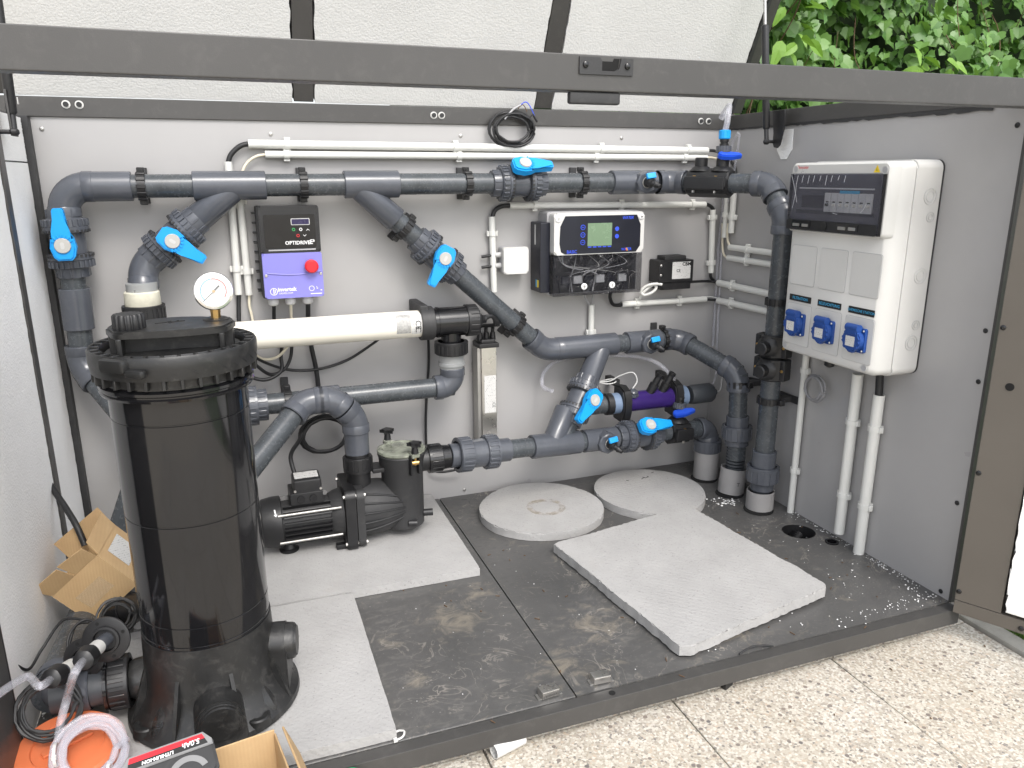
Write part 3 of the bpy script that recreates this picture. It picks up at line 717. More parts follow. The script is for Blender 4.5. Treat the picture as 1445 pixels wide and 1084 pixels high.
EL(T, pt(1.4, zl), c4, c5, L=.045, bend=.06); PP(T, c4, c5); EL(T, c4, c5, c6, L=.05, bend=.06); PP(T, c5, c6)
SK(T, V((1.671, -.2445, .225)), V((1.671, -.246, .195))); NUT(T, V((1.671, -.2455, .198)), V((1.671, -.247, .158)), .0415, 8); SK(T, V((1.671, -.247, .16)), V((1.671, -.2485, .14)), .0325)
g = G()
for k in range(7): g.cyl((1.671, -.2488, .132 - k * .009), (1.671, -.2488, .126 - k * .009), .0262)
part('ribbed_tail', g, 'fitting_dark', T)
# --- slanted link and lower line
d3v = a3 + D3 * .178
ball_valve('blue-levered ball valve on the slanted link before the purple cell', d3v, D3, (-.05, -1, -.1), -.22)
L0, L1 = V((.86, -.2, .2)), V((1.64, -.126, .156)); DL = (L1 - L0).normalized()
def lp(x): return L0 + DL * ((x - L0.x) / DL.x)
T = pipe_run('grey lower pipe from pump check valve to the lower right valve, with slanted branch', lp(1.1))
PP(T, d3v + D3 * .05, a3 + D3 * .29, RP)
bx = lp(1.135); 
TEE(T, lp(1.075), lp(1.22), bx, bx - D3 * .105)
PP(T, lp(1.0), lp(1.09)); PP(T, lp(1.2), lp(1.36)); SK(T, lp(1.232), lp(1.335)); sample_cock(T, lp(1.292), DL, OUT)
h2v = lp(1.412)
ball_valve('blue-levered ball valve on the lower pipe under the purple cell', h2v, DL, (0, -.75, .66), 0.)
T = pipe_run('short grey pipe from lower right valve to the elbow into the leftmost floor sleeve', lp(1.5))
PP(T, lp(1.46), lp(1.65)); sdl = lp(1.545); saddle(T, sdl, DL, .062, 1)
e3 = lp(1.662); EL(T, lp(1.5), e3, e3 - Z * .2 + V((-.004, -.004, 0)), L=.042, bend=.036)
NUT(T, e3 - Z * .036, e3 - Z * .072, .0415, 10); 
# small blue-lever cocks on the two saddles
def mini_valve(label, p, u, lever, hose_nut=False):
    T = thing('small_valve', label, 'valve', p); p = V(p); u = V(u)
    g = G(); g.rev([(0, .0145), (.016, .0145), (.0165, .012), (.02, .012)], p, u, 18); part('body', g, 'black', T)
    g = G(); g.rev([(.018, .014), (.0195, .019), (.034, .019), (.0355, .015)], p, u, 40, wob=lambda a: 1 + .03 * cos(20 * a)); part('union_nut', g, 'fitting', T)
    g = G(); g.rev([(.034, .0115), (.040, .0115), (.041, .0095), (.044, .0095), (.045, .0115), (.052, .0115)], p, u, 18); part('tail', g, 'black', T)
    F = along(p + u * .009 + V((0, -.019, 0)), lever, (0, -.6, 1))
    g = G(); g.prism([(-.026, -.004), (-.02, -.011), (.006, -.0125), (.03, -.006), (.037, -.003), (.037, .003), (.03, .006), (.006, .0125), (-.02, .011), (-.026, .004)], -.004, .008, F, bev=.0025); part('lever', g, 'blue_deep', T)
    if hose_nut:
        g = G(); g.rev([(.051, .0115), (.053, .0145), (.072, .0145), (.074, .012)], p, u, 42, wob=lambda a: 1 + .03 * cos(14 * a)); part('hose_nut', g, 'blue', T)
    return T
F = along(sd_mid, dd, (0, 0, 1))
mini_valve('deep blue levered hose valve with light blue nut in the upper right corner', F @ V((.030, 0, .058)), (0, 0, 1), (.95, -.2, -.02), True)
F = along(sdl, DL, (0, 0, 1))
mini_valve('deep blue levered small valve standing on the lower right pipe', F @ V((0, 0, .05)), (.1, 0, 1), (.9, -.3, .18))
# --- clamps on the pipes
HW = .064
for lab, p, ax in (('black pipe clamp at the left end of the top pipe', pt(.214, ZT), X), ('black pipe clamp on the top pipe directly above the inverter', pt(.553, ZT), X),
    ('black pipe clamp on the top pipe left of the middle valve', pt(.948, ZT), X), ('black pipe clamp on the top pipe right of the middle valve', pt(1.262, ZT), X),
    ('black pipe clamp on the slanted pipe just below the middle tee', pt(.672, ZT) + D2 * .155, D2), ('black pipe clamp on the slanted pipe below the junction box', pt(.672, ZT) + D2 * .545, D2),
    ('black pipe clamp on the middle run right of its sampling cock', pt(1.532, zl), X)):
    clamp(lab, p, ax, OUT, HW)
clamp('black pipe clamp on the bent drop pipe left of the tall riser', V((1.671, -.238, .315)), (0, -.1, -1), (-1, 0, 0), .068)
clamp('black pipe clamp low on the tall riser below the twin saddles', VD + Z * .305, (0, 0, 1), (-1, 0, 0), .068)
clamp('black pipe clamp on the tall riser at the left edge of the distribution box', VD + Z * .565, (0, 0, 1), (-1, 0, 0), .068)
# --- floor sleeves
def sleeve(label, p, h, lean=(0, 0), r=.0365):
    p = V(p); top = p + V((lean[0], lean[1], h)); T = thing('floor_sleeve', label, 'pipe sleeve', p, group='grey floor sleeves')
    g = G(); g.ring(p, top, r, r - .0025, 36); part('tube', g, 'sleeve', T)
    g = G(); g.cyl(p + V((-.012, -.012, .0005)), p + V((-.012, -.012, .0012)), r * 1.08, seg=30); part('floor_cutout', g, 'sleeve_hole', T); return T
sleeve('grey floor sleeve under the union elbow, behind the round slab', (1.66, -.126, .0005), .088, (.003, 0))
s2 = sleeve('grey floor sleeve with a pen mark, middle of the three', (1.662, -.249, .0005), .072, (.008, .002))
text('pen_mark', 'T', .016, frame((1.658, -.2868, .035), (.95, -.3, 0), (0, -.05, 1)), 'black_print', s2)
sleeve('grey floor sleeve under the tall riser, nearest the right wall conduits', (1.669, -.369, .0005), .052)

# ------------------------------------------------------------------ uv lamp, its ballast and outlet pipe
UY, UZ = -.1, .521
uv = thing('uv_lamp', 'cream tube lamp with black tee ends, running behind the black filter', 'uv lamp', (.5, UY, UZ))
g = G(); g.cyl((.15, UY, UZ), (.815, UY, UZ), .0335, seg=40); part('tube', g, 'cream_tube', uv)
mat('uv_label', (.36, .355, .34), .45, var=.12, vs=160)
def wrap(x0, x1, a0, a1, r, m, name, par, n=10):
    g = G(); A = []; B = []
    for k in range(n + 1):
        a = a0 + (a1 - a0) * k / n; q = (UY - r * cos(a), UZ + r * sin(a)); A.append((x0, *q)); B.append((x1, *q))
    for k in range(n): g.quad([A[k], B[k], B[k + 1], A[k + 1]])
    return part(name, g, m, par)
wrap(.742, .778, -.5, 1.0, .0338, 'uv_label', 'label', uv); lb = wrap(.779, .8055, -.6, 1.0, .0338, 'fine_print', 'label', uv)
for k, a in ((0, .1), (1, -.25)):
    p = (.795, UY - .0341 * cos(a), UZ + .0341 * sin(a)); text('ce_mark', 'CE' if k == 0 else 'C', .02, frame(p, (0, -sin(a), -cos(a)), (1, 0, 0)), 'black_print', lb)
g = G(); g.rev([(0, .0335), (.0, .0405), (.002, .042), (.032, .042), (.034, .040), (.034, .033)], (.806, UY, UZ), X, 40, cap=False); g.box((.815, UY + .04, UZ + .03), (.022, .12, .036), bev=.004); part('bracket', g, 'black_matte', uv)
g = G(); g.rev([(0, .0365), (.012, .0365), (.0122, .0385), (.017, .0385), (.0172, .037), (.09, .037), (.092, .035)], (.838, UY, UZ), X, 40); g.cyl((.887, UY, UZ), (.887, UY, UZ - .062), .0255); part('tee_body', g, 'black_gloss', uv)
NUT(uv, (.925, UY, UZ), (.955, UY, UZ), .0405, 14, 'black', 'end_nut')
g = G(); g.rev([(0, .035), (.004, .034), (.008, .02), (.018, .011), (.026, .010)], (.954, UY, UZ), X, 24); part('end_cap', g, 'black', uv)
NUT(uv, (.887, UY, UZ - .05), (.887, UY, UZ - .083), .043, 22, 'black', 'union_nut')
mat('frosted', (.42, .43, .43), .3, trans=.35)
g = G(); g.rev([(0, .031), (.022, .031), (.0225, .034), (.030, .034), (.0305, .031), (.046, .029)], (.887, UY, UZ - .082), -Z, 32); part('union_tail', g, 'frosted', uv)
ux = .19
g = G(); g.rev([(0, .037), (.09, .037), (.092, .035)], (.145, UY, UZ), X, 36); g.cyl((ux, UY, UZ), (ux, UY, UZ + .06), .0255); part('tee_body', g, 'black_gloss', uv)
NUT(uv, (ux, UY, UZ + .085), (ux, UY, UZ + .052), .044, 22, 'black', 'union_nut')
g = G(); g.rev([(0, .036), (.002, .037), (.03, .036), (.032, .034)], (ux, UY, UZ + .083), Z, 36); part('union_ring', g, 'white_dirty', uv)
g = G(); g.rev([(0, .032), (.018, .032), (.019, .03)], (ux + .001, UY + .004, UZ + .114), Z, 32); part('union_tail', g, 'frosted', uv)
T = pipe_run('grey outlet pipe running left from under the lamp\'s right end to the filter', (.6, UY, .37))
pe = V((.889, UY, .352)); pl = V((.43, UY, .352))
EL(T, V((.888, UY, .42)), pe, pl, L=.05, bend=.036); PP(T, pe, V((.36, UY, .352)))
SK(T, (.545, UY, .352), (.60, UY, .352)); NUT(T, (.43, UY, .352), (.405, UY, .352), .038, 18); NUT(T, (.408, UY, .352), (.375, UY, .352), .047, 18)
clamp('black pipe clamp on the lamp outlet pipe, partly hidden by the pump bend', V((.478, UY, .352)), X, OUT, .098)
# ballast
bl = thing('lamp_ballast', 'narrow polished steel ballast box hanging on the wall below the slanted pipe', 'ballast', (1.004, -.03, .165))
g = G(); g.box((1.003, -.031, .30), (.042, .05, .27), bev=.0015); part('case', g, 'steel', bl)
g = G(); g.box((.977, -.028, .30), (.010, .044, .27), bev=.001); part('side_channel', g, 'steel_dull', bl)
g = G(); g.box((1.002, -.033, .441), (.056, .06, .012), bev=.002); g.box((1.002, -.033, .45), (.04, .045, .014), bev=.004); tp = part('end_plate', g, 'black', bl)
for x in (.985, 1.003, 1.021): g = G(); g.cyl((x, -.034, .452), (x, -.034, .472), .0085, .007); part('gland', g, 'black', bl)
g = G(); g.box((1.0, -.033, .161), (.056, .05, .006), bev=.001); part('end_plate', g, 'black', bl)
g = G(); g.prism([(-.0165, -.052), (.0165, -.052), (.0165, .052), (-.0165, .052)], 0, .0006, BACK(1.005, .306, -.0562)); lb = part('label', g, 'fine_print', bl)
text('ce_mark', 'CE', .012, frame((1.0145, -.0572, .275), (0, 0, -1), (1, 0, 0)), 'black_print', lb)
def cable(label, pts, r=.004, m='rubber', n=10, name='cable', cat='cable', sp=True, group=None):
    g = G(); g.tube(spline(pts, n) if sp else pts, r, 10); return single(name, g, m, label, cat, pts[0], group)
for i, dz in enumerate((0, .012, .02)):
    cable(('black lamp lead curving from the lamp end to the ballast top, left of its bundle', 'black lamp lead in the middle of the bundle above the ballast', 'black lamp lead on the outside of the bundle above the ballast')[i],
          [(.975, UY, UZ + .006 - dz * .3), (1.0, UY + .005, UZ + .004 - dz * .2 + i * .002), (1.01 + i * .006, UY + .02, UZ - .02), (.985 + i * .018, -.04, .49), (.985 + i * .018, -.034, .466)], .0048, group='lamp leads')

# ------------------------------------------------------------------ inverter
iv = thing('motor_inverter', 'black and lavender motor inverter with red stop button and three cable glands', 'inverter', (.522, -.02, .596))
MI = BACK(.511, .704)
g = G(); g.box((0, 0, .03), (.136, .212, .06), MI, bev=.004); part('heat_sink', g, 'black_matte', iv)
for k in range(9): g = G(); g.box((-.0725, -.09 + k * .0225, .022), (.008, .003, .04), MI); part('fin', g, 'black_matte', iv)
g = G(); g.prism(rrect(-.064, .0, .07, .108, .005), .058, .084, MI, bev=.006); up_ = part('front_cover', g, 'black', iv)
g = G(); g.prism(rrect(-.054, .013, .060, .088, .003), .0842, .0856, MI, bev=.0008); part('keypad', g, 'black_gloss', iv)
g = G(); g.prism(rrect(-.048, .0065, .058, .0095, .001), .0842, .0854, MI); part('trim_line', g, 'grey_plastic', iv)
g = G(); g.prism(rrect(.006, .064, .048, .079, .002), .0857, .0864, MI); d_ = part('display_bezel', g, 'clip_grey', iv)
g = G(); g.prism(rrect(.0075, .0655, .0465, .0775, .0015), .0865, .0868, MI); part('display', g, 'lcd_dark', iv)
g = G(); g.prism(rrect(-.064, -.103, .07, .001, .004), .054, .088, MI, bev=.004); lw = part('terminal_cover', g, 'lavender', iv)
g = G(); pth = [MI @ V((-.056 + .122 * k / 16, -.043 - .006 * sin(pi * k / 16), .0885)) for k in range(17)]; g.tube(pth, .0016, 8); part('cover_rib', g, 'lavender', iv)
for x in (-.058, .065): screw(MI @ V((x, -.049, .0882)), (0, -1, 0), .0034, 'steel', iv)
g = G(); g.rev([(0, .011), (.006, .011), (.0065, .0155), (.016, .0155), (.019, .012), (.0192, .0001)], MI @ V((.044, -.03, .088)), OUT, 26); sb = part('stop_button', g, 'red', iv)
g = G()
for k in range(3):
    for j in range(5):
        a = 2 * pi * (k / 3) + j * .25; g.box((.0098 * cos(a), .0098 * sin(a), .0), (.0018, .0018, .0004), MI @ TR((.044, -.03, .1062)))
part('arrow_marks', g, 'red_print', sb)
text('brand_text', 'OPTIDRIVE', .0115, MI @ TR((.018, .0235, .0859)), 'white_print', iv, bold=.0003); text('model_text', 'E³', .014, MI @ TR((.051, .0245, .0859)), 'white_print', iv, bold=.0003)
text('maker_text', 'invertek', .0125, MI @ TR((-.014, -.0825, .0884)), 'white_print', iv, bold=.0004); text('maker_text', 'DRIVES.COM', .0055, MI @ TR((-.017, -.0915, .0884)), 'white_print', iv)
g = G(); g.ring(MI @ V((-.044, -.0865, .0881)), MI @ V((-.044, -.0865, .0885)), .0085, .0072, 24); g.box((-.044, -.0865, .0883), (.0018, .012, .0004), MI); g.box((-.0405, -.0865, .0883), (.0012, .008, .0004), MI); part('maker_emblem', g, 'white_print', iv)
g = G(); g.ring(MI @ V((.042, -.083, .0881)), MI @ V((.042, -.083, .0885)), .0062, .0052, 20)
for k in range(7): g.box((.051 + random.uniform(0, .014), -.083 + random.uniform(-.007, .008), .0883), (.0018, .0018, .0004), MI)
g.box((.052, -.0955, .0883), (.026, .0016, .0004), MI); part('drop_symbols', g, 'white_print', iv)
for k, (x, y, m) in enumerate(((.011, .054, 'green'), (.027, .054, 'white_print'), (.020, .040, 'red'))):
    g = G(); g.ring(MI @ V((x, y, .0857)), MI @ V((x, y, .0862)), .0036, .0022, 16); part('key', g, m, iv)
for x, y, s in ((.043, .053, 1), (.035, .040, -1)):
    g = G(); g.prism([(x - .0035, y - s * .0012), (x, y + s * .0018), (x + .0035, y - s * .0012), (x + .0035, y - s * .0024), (x, y + s * .0006), (x - .0035, y - s * .0024)][::s], .0857, .0862, MI); part('key', g, 'white_print', iv)
glx = [(-.045, 'rubber', .0045), (-.006, 'cream_cable', .0035), (.034, 'rubber', .0052)]
for x, m, r in glx:
    p = MI @ V((x, -.104, .055)); g = G(); g.rev([(0, .011), (.005, .011), (.0055, .0125), (.016, .0125), (.02, .008)], p, -Z, 12); part('gland', g, 'clip_grey', iv)
p0, p1, p2 = [MI @ V((x, -.124, .055)) for x, _, _ in glx]
cable('black cable from the inverter\'s left gland looping under the lamp', [p0, p0 - Z * .05 + V((.0, .03, 0)), V((p0.x + .012, -.03, .49)), V((p0.x + .008, -.03, .45)), V((.47, -.04, .415)), V((.43, -.05, .40)), V((.39, -.06, .42)), V((.36, -.1, .47))], .0045)
cable('cream cable hanging from the inverter\'s middle gland behind the lamp', [p1, p1 - Z * .04 + V((.0, .02, 0)), V((p1.x + .002, -.03, .5)), V((.47, -.04, .455)), V((.43, -.04, .45)), V((.40, -.045, .48))], .0035, 'cream_cable')
cable('thick black cable dropping straight from the inverter\'s right gland', [p2, p2 - Z * .06 + V((0, .03, 0)), V((p2.x + .003, -.025, .47)), V((p2.x + .012, -.02, .40)), V((p2.x + .015, -.02, .32))], .0058)

# ------------------------------------------------------------------ dosing controller
ct = thing('dosing_controller', 'white and navy dosing controller with green screen and clear lower cover', 'controller', (1.30, -.02, .56))
MC = BACK(1.302, .674) @ Matrix.Diagonal((.935, 1.02, 1, 1))
g = G(); g.box((-.155, -.008, .035), (.03, .18, .07), MC, bev=.003); sdp = part('side_module', g, 'navy', ct)
g = G(); g.prism([(-.004, -.026), (.004, -.026), (.004, .026), (-.004, .026)], 0, .0006, frame(MC @ V((-.1705, .05, .035)), (0, -1, 0), (0, 0, 1))); part('plate', g, 'clip_grey', sdp)
for dx, m in ((-.005, 'cyan_print'), (.005, 'yellow')):
    g = G(); g.prism(rrect(dx - .0048, -.0095, dx + .0048, .0095, .001), .0, .0006, frame(MC @ V((-.1705, -.075, .05)), (0, -1, 0), (0, 0, 1))); part('sticker', g, m, sdp)
g = G(); g.prism(rrect(-.146, -.105, .146, .108, .008), 0, .06, MC, bev=.002); part('back_shell', g, 'grey_plastic', ct)
g = G(); g.prism(rrect(-.140, .0, .142, .106, .009), .06, .095, MC, bev=.004); fp = part('front_panel', g, 'white', ct)
g = G(); g.prism([(-.119, .008), (-.107, .002), (.117, .002), (.13, .018), (.13, .072), (.117, .098), (-.107, .098), (-.122, .072), (-.124, .03)], .0952, .0958, MC); ov = part('overlay', g, 'navy', ct)
g = G(); g.prism(rrect(-.038, .021, .038, .079, .001), .0959, .0964, MC); part('screen', g, 'lcd', ct)
for y in (.069, .05, .031):
    g = G(); g.ring(MC @ V((-.053, y, .0959)), MC @ V((-.053, y, .0964)), .0068, .0052, 20); g.box((-.053, y, .0961), (.007, .0014, .0004), MC); part('key', g, 'blue_print', ct)
for y in (.063, .044):
    g = G(); g.cyl(MC @ V((.054, y, .0959)), MC @ V((.054, y, .0964)), .0058, seg=18); part('key', g, 'blue_print', ct)
for k in range(5): g = G(); g.box((-.031 + .0155 * k, .0185, .0961), (.011, .0028, .0004), MC); part('legend', g, 'blue_print', ct)
text('model_text', 'BASIC', .012, MC @ TR((-.086, .0075, .0961)), 'blue_print', ct, bold=.0002)
text('brand_text', 'WATER', .0105, MC @ TR((.088, .0905, .0961)), 'blue_print', ct, bold=.0002, shear=.2); lt = text('brand_text', 'WATER', .0095, MC @ TR((.086, .0095, .0961)), 'blue_print', ct, bold=.0002)
for dx, m in ((-.0015, 'red_print'), (.0015, 'yellow')): g = G(); g.prism([(.086 + dx - .002, .013), (.086 + dx, .013), (.086 + dx + .003, .006), (.086 + dx + .001, .006)], .0964, .0967, MC); part('emblem', g, m, ct)
def coin(par, M, x, y, z, r=.0085):
    g = G(); g.rev([(0, r), (.0025, r), (.0032, r * .85)], M @ V((x, y, z)), M.to_3x3() @ V((0, 0, 1)), 22); c_ = part('cover_screw', g, 'white_print', par)
    g = G(); g.box((x, y, z + .0033), (r * 1.2, r * .22, .0005), M); g.box((x, y, z + .0033), (r * .22, r * 1.2, .0005), M); part('cross_slot', g, 'steel_dull', c_)
coin(ct, MC, -.128, .092, .095); coin(ct, MC, .131, .093, .095, .0075)
g = G(); g.box((0, -.052, .062), (.276, .1, .004), MC); bt = part('terminal_bay', g, 'black', ct)
for k in range(6): g = G(); g.box((-.09 + .036 * k, -.068, .067), (.026, .02, .012), MC, bev=.001); part('terminal_block', g, ('navy', 'breaker')[k % 2], ct)
for k in range(14):
    a, b_ = random.uniform(-.12, .12), random.uniform(-.12, .12); m = random.choice(('rubber', 'clip_grey', 'rubber', 'grey_plastic', 'rubber', 'breaker'))
    g = G(); g.tube(spline([MC @ V((a, -.004, .068)), MC @ V((a + random.uniform(-.03, .03), -.03, .078)), MC @ V((b_, -.05, .08)), MC @ V((b_ + random.uniform(-.01, .01), -.066, .07)), MC @ V((b_, -.1, .068))], 6), random.uniform(.0008, .0018), 6); part('wire', g, m, ct)
g = G(); g.prism(rrect(-.140, -.106, .140, .0, .002), .0915, .0935, MC); g.box((-.1385, -.053, .078), (.002, .1, .028), MC); g.box((.1385, -.053, .078), (.002, .1, .028), MC); g.box((0, -.105, .078), (.276, .002, .028), MC); cv = part('clear_cover', g, 'film', ct)
coin(ct, MC, -.045, -.083, .0935); coin(ct, MC, .044, -.083, .0935)
# white junction box
jb = thing('junction_box', 'small square white junction box left of the dosing controller', 'junction box', (1.085, -.02, .615))
MJ = BACK(1.085, .66)
g = G(); g.prism(rrect(-.034, -.034, .034, .034, .006), 0, .03, MJ); part('base', g, 'grey_plastic', jb)
g = G(); g.prism(rrect(-.035, -.035, .035, .035, .007), .03, .046, MJ, bev=.003); part('cover', g, 'white', jb)
for y in (.014, -.014): g = G(); g.cyl(MJ @ V((-.034, y, .018)), MJ @ V((-.05, y, .018)), .0075, .006); part('grommet', g, 'clip_grey', jb)
for i, y in enumerate((.014, -.014)): cable(('black cable entering the junction box at its upper grommet', 'black cable entering the junction box at its lower grommet')[i], [MJ @ V((-.046, y, .018)), MJ @ V((-.06, y - .001, .016)), MJ @ V((-.085, y - .004, .012))], .004)
# transformer
tf = thing('transformer', 'black block transformer with white rating label beside the dosing controller', 'transformer', (1.56, -.02, .55))
MT = BACK(1.566, .604)
g = G(); g.box((0, .008, .03), (.112, .062, .056), MT, bev=.002); g.box((.004, -.03, .028), (.098, .03, .05), MT, bev=.002); part('case', g, 'black', tf)
g = G(); g.box((.002, .044, .026), (.07, .012, .044), MT, bev=.002); part('core_cap', g, 'black_matte', tf)
g = G(); g.prism(rrect(-.014, -.014, .046, .034, .001), .0583, .0588, MT); lb = part('label', g, 'fine_print', tf)
text('brand_text', 'CBM', .014, MT @ TR((.032, .027, .0592)), 'black_print', lb, bold=.0004); text('ce_mark', 'CE', .011, MT @ TR((.006, .009, .0592)), 'black_print', lb, bold=.0002)
for y in (.025, -.002): screw(MT @ V((-.05, y, .0582)), (0, -1, 0), .0036, 'steel', tf)
g = G(); g.cyl(MT @ V((-.04, -.03, .052)), MT @ V((-.04, -.03, .058)), .006); part('gland', g, 'black', tf)
cable('white looped lead leaving the transformer at lower left', [MT @ V((-.044, -.028, .056)), MT @ V((-.062, -.026, .05)), MT @ V((-.085, -.032, .04)), MT @ V((-.098, -.048, .034)), MT @ V((-.088, -.058, .036)), MT @ V((-.066, -.05, .044)), MT @ V((-.056, -.036, .046)), MT @ V((-.064, -.03, .04)), MT @ V((-.09, -.05, .034)), MT @ V((-.094, -.07, .022))], .0042, 'conduit')

# ------------------------------------------------------------------ white conduits with clips
def conduit(label, a, b_, r, wall, clips):
    a, b_ = V(a), V(b_); d = (b_ - a).normalized(); wall = V(wall)
    T = thing('conduit', label, 'conduit', a, group='white cable conduits')
    g = G(); L = (b_ - a).length; g.rev([(0, r * .8), (0, r), (L, r), (L, r * .8)], a, d, 22, cap=False); part('tube', g, 'conduit', T)
    F0 = along(a, d, -wall)
    for t in clips:
        p = a + (b_ - a) * t; F = along(p, d, -wall)
        g = G(); g.ring(p - d * .006, p + d * .006, r + .0025, r, 22); g.box((0, 0, -r), (.014, r * 1.4, .01), F, bev=.001, seg=1)
        g.box((0, r + .004, -.002), (.014, .005, .01), F, bev=.001, seg=1); g.box((0, -r - .004, -.002), (.014, .005, .01), F, bev=.001, seg=1); part('clip', g, 'conduit', T)
    return T
BK = (0, 1, 0); RT = (1, 0, 0); cy = -.016
conduit('upper of the two long white conduits along the wall top', (0.442,-0.016,0.948), (1.673,-0.016,0.941), .0098, BK, (.07, .4, .73, .95))
conduit('lower of the two long white conduits along the wall top', (0.477,-0.016,0.925), (1.672,-0.016,0.922), .0085, BK, (.04, .39, .71, .94))
conduit('white conduit running over the top of the dosing controller', (1.078,-0.014,0.8), (1.678,-0.014,0.793), .0085, BK, (.12, .55, .93))
conduit('short upright white conduit left of the junction box', (1.029,-0.014,0.773), (1.033,-0.014,0.576), .0085, BK, (.22,))
conduit('left of the two upright white conduits beside the inverter', (0.395,-0.014,0.909), (0.39,-0.014,0.605), .0085, BK, (.32, .8))
conduit('right of the two upright white conduits beside the inverter', (0.413,-0.014,0.856), (0.414,-0.014,0.603), .0085, BK, (.14, .78))
conduit('upright white conduit between the transformer and the wall corner', (1.705,-0.014,0.778), (1.712,-0.014,0.596), .0085, BK, (.12, .84))
conduit('white conduit under the transformer with the looped lead tied to it', (1.418,-0.014,0.519), (1.7,-0.014,0.518), .0085, BK, (.18, .68))
conduit('upright white conduit hanging below the dosing controller', (1.323,-0.014,0.524), (1.324,-0.014,0.318), .0085, BK, (.38,))
conduit('left of the twin upright conduits in the corner under the black saddle', (W - .012, -.045, .86), (W - .012, -.045, .70), .0075, RT, (.6,))
conduit('right of the twin upright conduits in the corner under the black saddle', (W - .012, -.075, .86), (W - .012, -.075, .715), .0085, RT, (.7,))
conduit('topmost white conduit on the right wall behind the tall riser', (1.727,-0.077,0.675), (1.727,-0.346,0.676), .0085, RT, (.3,))
conduit('second white conduit from the top on the right wall behind the riser', (1.727,-0.073,0.645), (1.727,-0.35,0.646), .0085, RT, (.3,))
conduit('third white conduit from the top on the right wall behind the riser', (1.727,-0.034,0.568), (1.727,-0.361,0.567), .0095, RT, (.2,))
conduit('lowest white conduit on the right wall behind the riser', (1.727,-0.04,0.516), (1.727,-0.367,0.521), .0095, RT, (.18,))
conduit('thin white conduit from the distribution box to the floor, left of three', (1.728,-0.425,0.436), (1.728,-0.423,-0.003), .0085, RT, (.1, .72))
conduit('thick white conduit from the distribution box to the floor, middle of three', (1.725,-0.604,0.427), (1.725,-0.602,0.022), .0125, RT, (.29, .75))
conduit('white conduit with bare black cable above it, right of three', (1.725,-0.672,0.395), (1.725,-0.669,-0.007), .0125, RT, (.2, .68))
R_ = 'rubber'; C_ = 'cream_cable'
cable('black cable bending out of the upper wall-top conduit at its left end', [(0.451,-0.016,0.949), (0.426,-0.016,0.944), (0.404,-0.016,0.926), (0.395,-0.016,0.906), (0.395,-0.016,0.891)], .0058)
cable('cream cable bending out of the lower wall-top conduit at its left end', [(0.486,-0.016,0.925), (0.458,-0.016,0.921), (0.435,-0.016,0.905), (0.422,-0.016,0.881), (0.416,-0.016,0.85)], .0034, C_)
cable('black cable leaving the upper wall-top conduit towards the corner', [(1.659,-0.016,0.941), (1.696,-0.016,0.941), (1.728,-0.02,0.928), (1.729,-0.071,0.896), (1.729,-0.083,0.846)], .0042)
cable('cream cable leaving the lower wall-top conduit towards the corner', [(1.66,-0.016,0.922), (1.693,-0.016,0.922), (1.72,-0.02,0.91), (1.729,-0.047,0.879), (1.729,-0.049,0.834)], .0034, C_)
cable('black cable bridging from the controller-top conduit down to the left conduit', [(1.09,-0.014,0.8), (1.059,-0.014,0.799), (1.037,-0.014,0.787), (1.029,-0.014,0.762)], .0058)
cable('black cable bridging from the controller-top conduit down at its right end', [(1.661,-0.014,0.793), (1.687,-0.014,0.792), (1.705,-0.014,0.78), (1.706,-0.014,0.762)], .0055)
cable('black lead from the transformer to the right wall conduit', [(1.621,-0.04,0.576), (1.677,-0.02,0.573), (1.716,-0.014,0.57), (1.727,-0.041,0.567), (1.727,-0.076,0.567)], .004)
cable('black cable dropping from the corner conduit to the transformer lead', [(1.711,-0.014,0.606), (1.713,-0.014,0.583), (1.729,-0.014,0.57), (1.727,-0.051,0.568)], .0042)
cable('black cable crossing the corner below the transformer', [(1.685,-0.014,0.519), (1.718,-0.014,0.515), (1.727,-0.036,0.516), (1.727,-0.068,0.516)], .0035)
cable('white thread-like wire crossing the corner below the transformer', [(1.685,-0.014,0.526), (1.714,-0.018,0.525), (1.727,-0.035,0.522), (1.727,-0.067,0.52)], .0014, 'conduit')
cable('black cable curling from the controller into the conduit end below', [(1.364,-0.05,0.563), (1.372,-0.03,0.544), (1.392,-0.016,0.52), (1.425,-0.014,0.518)], .005)
cable('thin grey wire dropping from the controller, left of a pair', [(1.287,-0.05,0.571), (1.295,-0.03,0.548), (1.321,-0.014,0.52)], .0022, 'grey_plastic')
cable('thin grey wire dropping from the controller, right of a pair', [(1.311,-0.05,0.574), (1.324,-0.02,0.545), (1.326,-0.014,0.516)], .0018, 'grey_plastic')
cable('thin cable below the topmost right wall conduit at the corner', [(1.729,-0.059,0.742), (1.729,-0.061,0.696), (1.727,-0.083,0.676), (1.727,-0.11,0.676)], .0034, C_)
cable('thick cream cable below the second right wall conduit at the corner', [(1.729,-0.032,0.74), (1.729,-0.04,0.67), (1.727,-0.059,0.647), (1.727,-0.097,0.645)], .0034, C_)
cable('thin black cable hanging from the lamp end down behind the pump', [(0.84,-0.05,0.485), (0.847,-0.02,0.403), (0.84,-0.012,0.304), (0.835,-0.012,0.225), (0.836,-0.012,0.143), (0.851,-0.02,0.094), (0.904,-0.03,0.091), (0.932,-0.04,0.109)], .0035)
cable('long slack black cable sagging under the lamp', [(0.397,-0.08,0.476), (0.436,-0.05,0.442), (0.494,-0.03,0.414), (0.563,-0.025,0.409), (0.635,-0.02,0.425), (0.698,-0.03,0.463), (0.734,-0.04,0.491)], .0035)
cable('black cable looping up under the lamp beside the filter', [(0.404,-0.08,0.455), (0.442,-0.05,0.413), (0.477,-0.035,0.417), (0.496,-0.03,0.445), (0.503,-0.03,0.489)], .0042)
